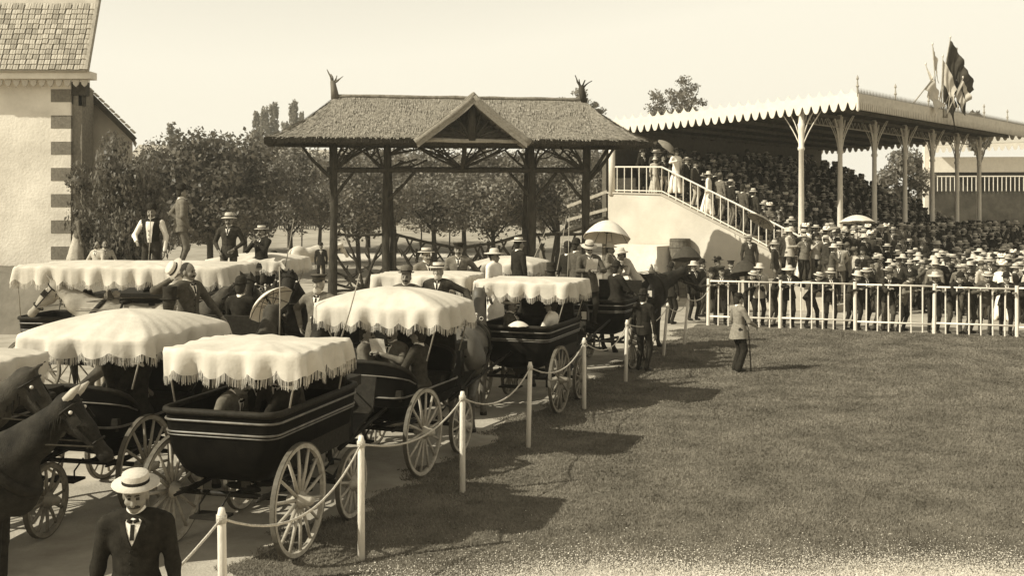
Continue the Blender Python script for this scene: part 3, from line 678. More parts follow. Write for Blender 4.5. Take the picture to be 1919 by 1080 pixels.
# ---------------------------------------------------------------- flags over the stand front
def flag(base, tip, w_, h_, m, label, seed, droop=.6):
    base, tip = np.asarray(base, float), np.asarray(tip, float); f = thing('flag', label, 'flag', (0, 0, 0), 0, 'flags bunched over the grandstand edge')
    MB().tube([base, tip], [.03, .018], 6).build('flag_pole', woodp, f, True)
    MB().ell(tip + V(0, 0, .05), (.04, .04, .07), 6).build('pole_tip', brass, f, True)
    s = random.Random(seed); d = norm(base - tip); side = norm(V(s.uniform(.5, 1), s.uniform(-.4, .4), -droop)); g = []
    nrm = np.cross(d, side)
    for i in range(11):
        row = []
        for j in range(13):
            u, v = i / 10, j / 12
            p = tip + d * (.08 + u * h_) + side * v * w_ * (1 - .25 * math.sin(3 * u)) + V(0, 0, -1) * droop * v * v * w_ * .6 + nrm * (.10 * math.sin(9 * v + 3 * u + seed) * v + .05 * math.sin(17 * v + seed))
            row.append(p)
        g.append(row)
    mb = MB(); mb.surf(g); mb.surf([[p + nrm * .012 for p in r_] for r_ in g]); mb.build('cloth', m, f, True)
FP = s_world(7.9, -2.2, 7.2)
for i, (dx, dz, w_, h_, m, lab, dr) in enumerate([
    (.30, 2.85, .85, 1.25, flagd, 'tallest dark flag at the top of the bunched flags', .8), (-.35, 2.6, .5, .8, flagl, 'pale flag on the leftmost upright pole of the bunch', .9),
    (.95, 1.95, .85, 1.2, flagd, 'dark flag hanging down at the right of the bunch', .9), (.0, 2.1, .95, .9, flagl, 'pale flag in the middle of the bunched flags', .8),
    (-.62, 1.8, .6, .7, flagl, 'thin pale flag left in the bunch', .9), (.12, 1.55, .95, 1.1, flagd, 'dark flag low in the middle of the bunch', 1.0), (.80, 1.25, .6, .7, flagl, 'small pale flag low at the right of the bunch', .9), (.62, 2.4, .8, .9, flagd, 'dark flag between the tallest and the right-hand one', 1.0)]):
    flag(FP + V(.06 * i - .2, 0, -.3), FP + V(dx, .15 * (i % 3) - .15, dz), w_, h_, m, lab, i, dr)
flag(s_world(4.8, -2.1, 7.1), s_world(7.2, -2.1, 8.4), .8, .9, flagl, 'pale flag on a slanting pole left of the bunch', 11, 1.0)

# ================================================================ rail fence and rope posts
RF = thing('rail_fence', 'white iron rail fence between the lawn and the crowd', 'fence')
ra, rb = np.array(RAIL[0]), np.array(RAIL[1]); RLn = np.linalg.norm(rb - ra); rdir = (rb - ra) / RLn
nb = int(RLn / .28); bal = MB().tube([(0, 0, -.02), (0, 0, 1.26)], .021, 6).mesh('baluster', whiteiron)
rpost = MB().tube([(0, 0, -.02), (0, 0, 1.33)], .05, 8).mesh('fence_post', whiteiron)
for k in range(nb + 1):
    p = ra + rdir * RLn * k / nb
    link('fence_post' if k % 7 == 0 else 'baluster', rpost if k % 7 == 0 else bal, RF, loc=(p[0], p[1], 0), rot=(0, R(random.uniform(-.8, .8)), 0))
for z, r_ in ((1.26, .026), (.27, .027)):
    for k in range(0, nb, 7):
        p, q = ra + rdir * RLn * k / nb, ra + rdir * RLn * min(nb, k + 7) / nb; dz = random.uniform(-.02, .02)
        MB().tube([(p[0], p[1], z + dz), (q[0], q[1], z + dz)], r_, 7).build('rail', whiteiron, RF, True)
PT = []
for i, (x, y) in enumerate(POSTS):
    s = random.Random(i + 3); tx, ty = ((-.01, .0, .0, .03, .0, .03, .10, .11)[i]), s.uniform(-.03, .03); h = 1.20
    mb = MB(); mb.tube([(0, 0, -.1), (tx * .5, ty * .5, h * .5), (tx, ty, h - .05), (tx, ty, h)], [.036, .034, .032, .022], 8)
    o = mb.build('rope_post', postm, None, True, loc=(x, y, 0), label=['nearest pale rope post beside the hatted man, cut by the lower edge', 'tall pale rope post right of the nearest carriage wheels', 'pale rope post beside the wheel of the second carriage', 'pale rope post at the wheel of the third carriage', 'fifth rope post, in front of the open carriage', 'sixth rope post, by the man beside the dark horse', 'seventh rope post, below the dark horse head', 'farthest rope post, next to the white rail fence'][i], cat='post', group='posts of the rope line')
    MB().tube([(tx - .001, ty, h - .11), (tx, ty, h - .05)], .040, 8).build('rope_knot', ropem, o, True)
    PT.append(V(x + tx, y + ty, h - .08))
pts = []
ext = [V(-2.75, 5.4, .75)] + PT + [V(5.6, 30.1, 1.15)]
sag = [.12, .34, .22, .26, .26, .30, .22, .2, .2]
for i, (p, q) in enumerate(zip(ext, ext[1:])):
    for t in np.linspace(0, 1, 13)[:-1]: pts.append(p + (q - p) * t + V(0, 0, -sag[i] * 4 * t * (1 - t) * (.85 + .3 * t)))
pts.append(ext[-1]); MB().tube(pts, .0105, 6).build('rope', ropem, None, True, label='sagging pale rope strung along the line of posts', cat='rope')
# ================================================================ bodies: distance-field modelling
class SDF:
    def __init__(s): s.p = []
    def cap(s, a, b, ra, rb, tag, k=.03): s.p.append(('c', np.asarray(a, float), np.asarray(b, float), ra, rb, tag, k)); return s
    def ell(s, c, r, tag, rot=None, k=.03): s.p.append(('e', np.asarray(c, float), np.asarray(r, float), None if rot is None else np.asarray(rot, float), 0, tag, k)); return s
    def dist(s, q, P):
        if q[0] == 'c':
            _, a, b, ra, rb, _, _ = q; ba = b - a; l = max(1e-9, ba @ ba)
            t = np.clip(((P - a) @ ba) / l, 0, 1); return np.linalg.norm(P - a - t[..., None] * ba, axis=-1) - (ra + (rb - ra) * t)
        _, c, r, rot, _, _, _ = q; Q = P - c
        if rot is not None: Q = Q @ rot
        k0 = np.linalg.norm(Q / r, axis=-1); k1 = np.linalg.norm(Q / (r * r), axis=-1); return k0 * (k0 - 1) / np.maximum(k1, 1e-6)
    def box(s, q):
        if q[0] == 'c': m = max(q[3], q[4]); return np.minimum(q[1], q[2]) - m, np.maximum(q[1], q[2]) + m
        m = q[2] if q[3] is None else np.abs(q[3]) @ q[2]; return q[1] - m, q[1] + m
    def mesh(s, h):
        bs = [s.box(q) for q in s.p]; lo = np.min([b[0] for b in bs], 0) - 3 * h - .03; hi = np.max([b[1] for b in bs], 0) + 3 * h + .03
        n = np.ceil((hi - lo) / h).astype(int) + 1; D = np.full(n, .5)
        for q, b in zip(s.p, bs):
            mg = q[6] + 3 * h; i0 = np.maximum(0, np.floor((b[0] - mg - lo) / h).astype(int)); i1 = np.minimum(n, np.ceil((b[1] + mg - lo) / h).astype(int) + 1)
            ax = [lo[k] + h * np.arange(i0[k], i1[k]) for k in range(3)]; P = np.stack(np.meshgrid(*ax, indexing='ij'), -1)
            d = s.dist(q, P); sl_ = tuple(slice(i0[k], i1[k]) for k in range(3)); o = D[sl_]; k = q[6]
            hh = np.maximum(k - np.abs(o - d), 0) / k; D[sl_] = np.minimum(o, d) - hh * hh * k * .25
        ins = D < 0
        acc = np.zeros(tuple(n - 1) + (3,)); cnt = np.zeros(tuple(n - 1))
        nx, ny, nz = n
        cs = [(i, j, k) for i in (0, 1) for j in (0, 1) for k in (0, 1)]
        sub = lambda c: tuple(slice(c[a], n[a] - 1 + c[a]) for a in range(3))
        for a in cs:
            for ax_ in range(3):
                if a[ax_] == 1: continue
                b = list(a); b[ax_] = 1; b = tuple(b)
                da, db = D[sub(a)], D[sub(b)]; cr = (da < 0) != (db < 0)
                t = np.where(cr, da / np.where(cr, da - db, 1), 0)
                for x in range(3): acc[..., x] += np.where(cr, a[x] + (t if x == ax_ else 0), 0)
                cnt += cr
        act = cnt > 0; idx = -np.ones(tuple(n - 1), int); idx[act] = np.arange(act.sum())
        w3 = np.stack(np.nonzero(act), 1); vs = lo + h * (w3 + acc[act] / cnt[act][:, None])
        F = []
        for ax_ in range(3):
            u, v = (ax_ + 1) % 3, (ax_ + 2) % 3
            sa = [slice(None)] * 3; sb = [slice(None)] * 3; sa[ax_] = slice(0, n[ax_] - 1); sb[ax_] = slice(1, n[ax_])
            ia, ib = ins[tuple(sa)], ins[tuple(sb)]; e = np.stack(np.nonzero(ia != ib), 1)
            ok = (e[:, u] > 0) & (e[:, v] > 0) & (e[:, u] < n[u] - 1) & (e[:, v] < n[v] - 1); e = e[ok]; fl = ia[tuple(e.T)]
            def at(du, dv): q = e.copy(); q[:, u] += du; q[:, v] += dv; return idx[tuple(q.T)]
            f = np.stack([at(-1, -1), at(0, -1), at(0, 0), at(-1, 0)], 1); f[~fl] = f[~fl][:, ::-1]; F.append(f)
        F = np.concatenate(F); F = F[(F >= 0).all(1)]
        return vs, F
    def tags(s, P):
        ds = np.stack([s.dist(q, P) for q in s.p], 0); return np.array([q[5] for q in s.p], object)[np.argmin(ds, 0)]
def ik(a, b, l1, l2, pole):
    a, b = np.asarray(a, float), np.asarray(b, float); d = b - a; L = min(np.linalg.norm(d), (l1 + l2) * .999); u = norm(d); b = a + u * L
    c = (l1 * l1 + L * L - l2 * l2) / (2 * L); h = math.sqrt(max(0, l1 * l1 - c * c)); p = np.asarray(pole, float); p = norm(p - u * (p @ u)); return a + u * c + p * h, b
SLOT = ['jacket', 'trousers', 'skin', 'shirt', 'hair', 'shoe', 'tie']
def hand_part(mb, wrist, fore, palm_n, side, curl=.6, s=1.):
    f = norm(fore); nrm = norm(np.asarray(palm_n) - f * (np.asarray(palm_n) @ f)); x = np.cross(f, nrm) * side
    M = np.stack([x, f, nrm], 1)
    mb.ell(wrist + f * .045 * s, (.040 * s, .052 * s, .016 * s), 8, 2, M)
    for i, (ox, L) in enumerate(((-.028, .062), (-.009, .074), (.010, .070), (.027, .055))):
        p = wrist + f * .085 * s + x * ox * s; a = 0; pts = [p - f * .02 * s]; 
        for k, seg in enumerate((.42, .33, .25)):
            a += curl * (.5 + .25 * k); p = p + (f * math.cos(a) + nrm * math.sin(a)) * L * seg * s; pts.append(p)
        mb.tube(pts, [.0095 * s, .0088 * s, .008 * s, .0055 * s], 5, 2)
    p = wrist + f * .03 * s - x * .032 * s; q = p + (f * .6 - x * .65 + nrm * .35) * .038 * s; mb.tube([p, q, q + (f * .8 + nrm * .5) * .03 * s], [.012 * s, .0105 * s, .007 * s], 5, 2)
def person_mesh(name, h=.02, lean=0., twist=0., head_yaw=0., head_pitch=0., seated=False, lh=None, rh=None, lf=(-.11, .03, 0), rf=(.11, -.02, 0), skirt=False, apron=0,
                coat=.80, stash=True, beard=False, bald=False, vest=False, baggy=False, hairc=False, hands=True, curl=.6, head_h=None, belly=0.):
    """standing figure 1.72 m tall facing +y; hand and foot targets in the body frame"""
    S_ = SDF(); pz = .52 if seated else .93
    if seated: lf = (-.12, .48, .0) if lf == (-.11, .03, 0) else lf; rf = (.12, .46, .0) if rf == (.11, -.02, 0) else rf
    pel = V(0, 0, pz); T = rotz(twist) @ rotx(-lean); up = lambda p: pel + T @ np.asarray(p, float)
    J, TR = 'jacket', 'trousers'
    S_.ell(up((0, .0, .02)), (.165, .125, .13), J if not vest else TR, T)
    S_.ell(up((0, .015 + belly, .16)), (.152, .118 + belly, .17), J, T, .05); S_.ell(up((0, .012, .34)), (.175, .122, .19), J, T, .05)
    S_.cap(up((-.15, 0, .455)), up((.15, 0, .455)), .068, .068, J, .06); S_.cap(up((-.10, -.005, .475)), up((.10, -.005, .475)), .06, .06, J, .06)
    if not vest and not skirt and coat:
        if seated: S_.ell(up((0, -.03, -.02)), (.185, .14, .10), J, T)
        else: pass
    sh = [up((-.195, 0, .445)), up((.195, 0, .445))]; hipj = [pel + V(-.095, 0, -.02), pel + V(.095, 0, -.02)]
    hd = []
    for i, (tg, sg) in enumerate(((lh, -1), (rh, 1))):
        tg = np.asarray(tg if tg is not None else (sg * .25, .06, pz - .10 + (.0 if not seated else .14)), float)
        if tg is not None and seated and (lh if i == 0 else rh) is None: tg = V(sg * .13, .34, pz + .14)
        pole = V(sg * .75, -.65, -.25); el_, wr = ik(sh[i], tg, .29, .265, pole)
        S_.cap(sh[i], el_, .062, .050, J if not vest else 'shirt', .04); S_.cap(el_, wr, .049, .036, J if not vest else 'shirt', .03)
        cu = wr - norm(wr - el_) * .0; S_.cap(cu - norm(wr - el_) * .012, cu + norm(wr - el_) * .006, .031, .030, 'shirt', .01); S_.cap(wr, wr + norm(wr - el_) * .05, .028, .026, 'skin', .01)
        hd.append((wr, norm(wr - el_), sg))
    if skirt:
        if seated: S_.cap(pel + V(-.06, .05, 0), pel + V(-.08, .42, -.02), .14, .14, TR, .08); S_.cap(pel + V(.06, .05, 0), pel + V(.08, .42, -.02), .14, .14, TR, .08); S_.cap(pel + V(0, .46, -.05), V(0, .50, .12), .16, .24, TR, .08)
        else:
            S_.cap(pel + V(0, 0, .02), V(0, -.02, .52), .13, .21, TR, .06); S_.cap(V(0, -.02, .52), V(0, -.05, .27), .21, .265, TR, .06)
            for a in range(8): S_.cap(pel + V(.1 * math.cos(a * .785), .1 * math.sin(a * .785), -.1), V(.26 * math.cos(a * .785), .27 * math.sin(a * .785) - .05, .05), .05, .06, TR, .03)
    else:
        for i, f in enumerate((lf, rf)):
            an = np.asarray(f, float) + V(0, -.04, .085); kn, an = ik(hipj[i], an, .44, .42, V((-.15, .15)[i], 1, 0 if not seated else .4)); w_ = 1.15 if baggy else 1.
            S_.cap(hipj[i], kn, .092 * w_, .067 * w_, TR, .05); S_.cap(kn, an, .062 * w_, (.048 if not baggy else .078), TR, .03)
            S_.ell(an + V((-.01, .01)[i], .065, -.045), (.042, .125, .04), 'shoe', None, .02); S_.cap(an, an + V(0, 0, -.05), .04, .042, 'shoe', .02)
    vs, F = S_.mesh(h); cen = vs[F].mean(1); tg = S_.tags(cen)
    # shirt front and tie: thin cloth laid on the chest
    fr = MB()
    if not vest and not skirt and not seated and coat:
        hz = coat - pz; g_ = []; na = 28 if h < .03 else 16
        for v_ in (0, .3, .6, .85, 1.0):
            zz_ = .13 + (hz - .13) * v_; rx_, ry_ = .150 + (.095 if baggy else .058) * v_ ** .7, .120 + belly * (1 - v_) + (.085 if baggy else .048) * v_ ** .7
            g_.append([pel + T @ V(rx_ * math.cos(2 * math.pi * k / na) * (1 + .03 * v_ * math.sin(5 * k)), ry_ * math.sin(2 * math.pi * k / na) + .012, zz_ + .012 * v_ * math.cos(2 * math.pi * k / na * 2)) for k in range(na)])
        fr.surf(g_, 0, closev=True); fr.surf([[pel + (p_ - pel) * V(.96, .96, 1) for p_ in r_] for r_ in g_[2:]], 0, closev=True)
    if not skirt:
        tp = [q for q in S_.p if q[0] == 'e' and q[5] in (J, TR)][:4] + [q for q in S_.p if q[0] == 'c' and q[5] == J][:2]
        z0, z1, w1 = (.33 if not vest else .06), .515, (.062 if not vest else .085); nz, nx = 10, 7; ys = np.linspace(.42, -.12, 110)
        def on_chest(xx, zz_, off):
            Pp = np.stack([np.full(len(ys), xx), ys, np.full(len(ys), zz_)], 1) @ T.T + pel; D = np.min([S_.dist(q, Pp) for q in tp], 0); k_ = int(np.argmax(D < .004)); return pel + T @ V(xx, ys[k_] + off, zz_)
        fr.surf([[on_chest(w1 * ((b_ / (nz - 1)) ** .8 if not vest else .45 + .55 * b_ / (nz - 1)) * (2 * a_ / (nx - 1) - 1), z0 + (z1 - z0) * b_ / (nz - 1), .010) for b_ in range(nz)] for a_ in range(nx)], 3)
        c_ = on_chest(0, .49, .020); fr.box(c_ + T @ V(-.022, 0, 0), (.036, .014, .022), T @ roty(.3), 6); fr.box(c_ + T @ V(.022, 0, 0), (.036, .014, .022), T @ roty(-.3), 6)
        if h < .019:
            for s in (-1, 1):
                if not vest: fr.surf([[on_chest(s * (w1 * (b_ / 9) ** .8 + e), z0 - .01 + (z1 - z0) * b_ / 9, .014 + .006 * (e < .01)) for b_ in range(10)] for e in (.0, .018, .038 - .0)], 0)
            for zz_ in (.29, .21, .13): fr.ell(on_chest(.012, zz_, .008), (.010, .006, .010), 6, 5, T)
            fr.surf([[on_chest(xx, zz_, .009) for zz_ in (.32, .2, .08, -.05)] for xx in (-.002, .004)], 5)
        if not vest: fr.surf([[on_chest(xx, zz_, .015) for zz_ in (.47, .42, .37)] for xx in (-.014, .014)], 6)
    fm = np.array([SLOT.index(t) for t in tg])
    # head, modelled finer
    hc = up((0, .018, .648)); HT = T @ rotz(head_yaw) @ rotx(head_pitch + lean * .6); hp = lambda p: hc + HT @ np.asarray(p, float)
    K = SDF(); K.ell(hp((0, -.012, .022)), (.074, .094, .098), 'skin', HT, .02); K.ell(hp((0, .022, -.045)), (.056, .068, .070), 'skin', HT, .03)
    K.ell(hp((0, .062, -.085)), (.026, .022, .022), 'skin', HT, .02); K.cap(hp((0, .088, .012)), hp((0, .108, -.028)), .010, .0155, 'skin', .015)
    for s in (-1, 1):
        K.ell(hp((s * .075, -.005, -.01)), (.013, .024, .034), 'skin', HT, .01); K.ell(hp((s * .031, .079, .006)), (.011, .008, .006), 'hair', HT, .004)
        K.ell(hp((s * .031, .081, .026)), (.018, .007, .004), 'hair', HT, .004); K.ell(hp((s * .04, .058, -.03)), (.024, .022, .02), 'skin', HT, .02)
    if not stash: K.ell(hp((0, .089, -.062)), (.020, .008, .004), 'tie', HT, .006)
    if stash:
        for s in (-1, 1): K.cap(hp((0, .100, -.048)), hp((s * .038, .082, -.058)), .011, .007, 'hair', .008)
    if beard: K.ell(hp((0, .058, -.085)), (.055, .05, .055), 'hair', HT, .02)
    if not bald: K.ell(hp((0, -.028, .030)), (.080, .090, .098), 'hair', HT, .01); K.ell(hp((0, -.055, -.03)), (.066, .05, .06), 'hair', HT, .02)
    if skirt: K.ell(hp((0, -.05, .05)), (.09, .085, .085), 'hair', HT, .02); K.ell(hp((0, -.10, .05)), (.045, .045, .04), 'hair', HT, .02)
    K.cap(up((0, -.005, .46)), hp((0, -.012, -.06)), .066, .056, 'skin', .02); K.cap(up((0, -.003, .505)), up((0, .004, .535)), .072, .064, 'shirt' if not skirt else J, .01)
    v2, F2 = K.mesh(head_h or min(h, .011)); t2 = K.tags(v2[F2].mean(1)); m2 = np.array([SLOT.index(t) for t in t2])
    mb = MB()
    if hands:
        for wr, f, sg in hd: hand_part(mb, wr + f * .04, f, V(-sg * .8, .2, -.3) if f[2] < -.3 else V(0, 0, -1) + V(-sg * .5, 0, 0), sg, curl)
    me = bpy.data.meshes.new(name); n1, n2 = len(vs), len(v2)
    faces = F.tolist() + (F2 + n1).tolist() + [tuple(i + n1 + n2 for i in f) for f in mb.f] + [tuple(i + n1 + n2 + len(mb.v) for i in f) for f in fr.f]
    me.from_pydata(vs.tolist() + v2.tolist() + mb.v + fr.v, [], faces)
    me.polygons.foreach_set('material_index', fm.tolist() + m2.tolist() + mb.m + fr.m); me.polygons.foreach_set('use_smooth', [True] * len(faces))
    for q in (suit[0], suit[1], skin, shirt, hairm, shoem, suit[0]): me.materials.append(q)
    me.update()
    return me, Matrix.Translation(Vector(hp((0, -.012, .075)))) @ Matrix(HT.tolist()).to_4x4()
def set_mats(o, jacket=None, trousers=None, hair=None, shirt_=None, tie=None):
    for i, m in ((0, jacket), (1, trousers), (4, hair), (3, shirt_), (6, tie)):
        if m is not None: o.material_slots[i].link = 'OBJECT'; o.material_slots[i].material = m
# hats (origin at the brow line)
def hat_mesh(kind):
    mb = MB(); n = 20
    if kind == 'boater': mb.lathe([(.0, .008), (.095, .004), (.158, -.002), (.160, .006), (.093, .014), (.090, .036), (.089, .072), (.083, .079), (0, .080)], n, ms=[0, 0, 0, 0, 1, 0, 0, 0])
    if kind == 'straw': mb.lathe([(.0, .01), (.10, .0), (.165, -.022), (.168, -.012), (.098, .014), (.094, .04), (.085, .095), (.06, .112), (0, .106)], n, ms=[0, 0, 0, 0, 1, 0, 0, 0])
    if kind == 'wide': mb.lathe([(.0, .01), (.11, .0), (.205, -.012), (.208, -.002), (.10, .016), (.095, .04), (.085, .085), (.05, .10), (0, .10)], n, ms=[0, 0, 0, 0, 1, 0, 0, 0])
    if kind == 'bowler': mb.lathe([(.0, .0), (.09, -.006), (.125, -.002), (.134, .012), (.126, .010), (.092, .006), (.094, .04), (.088, .085), (.062, .118), (.03, .13), (0, .132)], n, ms=[0, 0, 0, 0, 0, 1, 0, 0, 0, 0])
    if kind == 'top': mb.lathe([(.0, .0), (.09, -.004), (.13, .006), (.13, .012), (.09, .008), (.088, .10), (.094, .165), (0, .166)], n, ms=[0, 0, 0, 0, 0, 0, 0])
    if kind == 'cap': mb.lathe([(.0, .0), (.088, -.01), (.090, .03), (.118, .062), (.115, .074), (0, .082)], n, ms=[0, 0, 1, 0, 0]); mb.surf([[V(.085 * math.sin(a), .085 * math.cos(a), -.002), V(.09 * math.sin(a), .135 * math.cos(a), -.026)] for a in np.linspace(-1.1, 1.1, 9)], 1); mb.surf([[V(.085 * math.sin(a), .085 * math.cos(a), .004), V(.09 * math.sin(a), .135 * math.cos(a), -.02)] for a in np.linspace(-1.1, 1.1, 9)], 1)
    if kind == 'kepi': mb.lathe([(.0, .0), (.090, -.01), (.092, .03), (.085, .085), (.06, .09), (0, .086)], n, ms=[0, 1, 0, 0, 0]); mb.surf([[V(.085 * math.sin(a), .085 * math.cos(a), .0), V(.09 * math.sin(a), .135 * math.cos(a), -.02)] for a in np.linspace(-1, 1, 7)], 1)
    if kind == 'lady':
        mb.lathe([(.0, .02), (.10, .012), (.19, .02), (.20, .028), (.10, .03), (.095, .06), (.08, .10), (0, .105)], n, ms=[0, 0, 0, 0, 1, 0, 0])
        for i in range(9): a = i * .7; mb.ell((.09 * math.cos(a), .09 * math.sin(a), .07 + .02 * (i % 3)), (.045, .04, .035), 7, 1)
    return mb
HATS = {}
def hat(kind, m0, m1, parent, M, tilt=0.):
    k = (kind, m0.name, m1.name)
    if k not in HATS: HATS[k] = hat_mesh(kind).mesh('hat', [m0, m1], True)
    o = link('hat', HATS[k], parent); o.matrix_local = M @ Matrix.Rotation(tilt, 4, 'X'); return o
HK = {'boater': ('boater', strawh, suit[0]), 'straw': ('straw', strawt, suit[1]), 'white': ('wide', strawh, strawt), 'bowler': ('bowler', felt, suit[0]), 'grey': ('bowler', feltg, suit[0]),
      'cap': ('cap', suit[1], felt), 'palecap': ('cap', suit[2], felt), 'top': ('top', felt, felt), 'kepi': ('kepi', suit[0], felt), 'lady': ('lady', strawh, dressw), 'ladyd': ('lady', felt, suit[1]), 'sun': ('straw', strawh, strawh)}
PROTO = {}
def person(label, x, y, z, face, hatk=None, jacket=1, trousers=1, scale=1., group=None, hair=None, shirt_=None, proto=None, **kw):
    """face: compass direction in degrees, 0 = away from the camera, 90 = right"""
    if proto:
        if proto not in PROTO: PROTO[proto] = person_mesh('person', **kw)
        me, M = PROTO[proto]
    else: me, M = person_mesh('person', **kw)
    o = link('person', me, None, label, 'person', group, loc=(x, y, z), rot=(0, 0, -R(face))); o.scale = (scale,) * 3
    j = suit[jacket] if isinstance(jacket, int) else jacket; t = suit[trousers] if isinstance(trousers, int) else trousers
    set_mats(o, j, t, hair, shirt_)
    if hatk: hat(*HK[hatk], o, M)
    return o

# ================================================================ horses
def horse_mesh(coat, neck=50., turn=0., head_dn=55., h=.03, legs=((.0), (.0), (.0), (.0))):
    """withers about 1.55 m, facing +y, origin on the ground between fore and hind feet"""
    S_ = SDF(); B = 'coat'
    S_.ell((0, .40, 1.22), (.27, .40, .33), B, None, .1); S_.ell((0, -.05, 1.17), (.285, .52, .32), B, None, .12); S_.ell((0, -.60, 1.24), (.285, .36, .315), B, None, .1)
    S_.ell((0, .30, 1.44), (.10, .28, .12), B, None, .1); S_.ell((0, .66, 1.12), (.20, .20, .26), B, None, .1)
    for s in (-1, 1): S_.ell((s * .13, -.76, 1.15), (.15, .22, .28), B, None, .08)
    a, t = R(neck), R(turn); nb_ = V(0, .62, 1.32); nd = V(math.sin(t) * math.cos(a), math.cos(t) * math.cos(a), math.sin(a)); nt_ = nb_ + nd * .72
    S_.cap(nb_ + V(0, -.12, -.02), nb_ + nd * .34 + V(0, 0, -.02), .205, .15, B, .1); S_.cap(nb_ + nd * .3, nt_, .145, .098, B, .06); S_.cap(nb_ + V(0, -.28, .10), nt_ + V(0, -.01, .02), .085, .055, B, .08)
    hd_ = R(head_dn); f = V(math.sin(t) * math.cos(hd_), math.cos(t) * math.cos(hd_), -math.sin(hd_)); sd = V(math.cos(t), -math.sin(t), 0)
    S_.cap(nt_ - f * .02, nt_ + f * .27, .112, .088, B, .05); S_.ell(nt_ + f * .13 - V(0, 0, .07), (.075, .10, .10), B, None, .05); S_.cap(nt_ + f * .24, nt_ + f * .52, .078, .058, B, .05); S_.ell(nt_ + f * .55, (.064, .07, .062), B, None, .04)
    upv = norm(np.cross(sd, f)); upv = upv if upv[2] > 0 else -upv
    for s in (-1, 1): S_.cap(nt_ + sd * s * .065 + upv * .07 - f * .05, nt_ + sd * s * .085 + upv * .21 - f * .07, .034, .012, 'ear', .015); S_.ell(nt_ + sd * s * .088 + f * .14 + upv * .03, (.022, .022, .022), 'dark', None, .005)
    LG = []
    for i, (x, y) in enumerate(((-.14, .50), (.14, .50), (-.15, -.72), (.15, -.72))):
        o = legs[i] if i < len(legs) else 0
        if y > 0:
            k, fe, ft = V(x, y + o * .3, .62), V(x, y + o * .6, .14), V(x, y + o * .6 + .04, .045)
            S_.cap((x, y - .05, 1.02), k, .125, .062, B, .07); S_.cap(k, fe, .055, .040, B, .03)
        else:
            st, ho = V(x, y + .20 + o * .3, .86), V(x, y - .16 + o * .5, .56); fe, ft = V(x, y - .10 + o * .7, .14), V(x, y - .05 + o * .7, .045)
            S_.cap((x, y + .02, 1.08), st, .20, .12, B, .07); S_.cap(st, ho, .105, .058, B, .05); S_.cap(ho, fe, .054, .042, B, .03)
        S_.cap(fe, ft, .045, .05, B, .02); S_.cap(ft, ft + V(0, .02, -.03), .055, .062, 'dark', .02)
    vs, F = S_.mesh(h); tg = S_.tags(vs[F].mean(1)); fm = np.array([{'coat': 0, 'ear': 0, 'dark': 1}[q] for q in tg])
    me = quick_mesh('horse', vs, F, [coats[coat], manem], fm, True)
    return me, dict(nb=nb_, nd=nd, nt=nt_, f=f, sd=sd, up=upv)
HM = {}
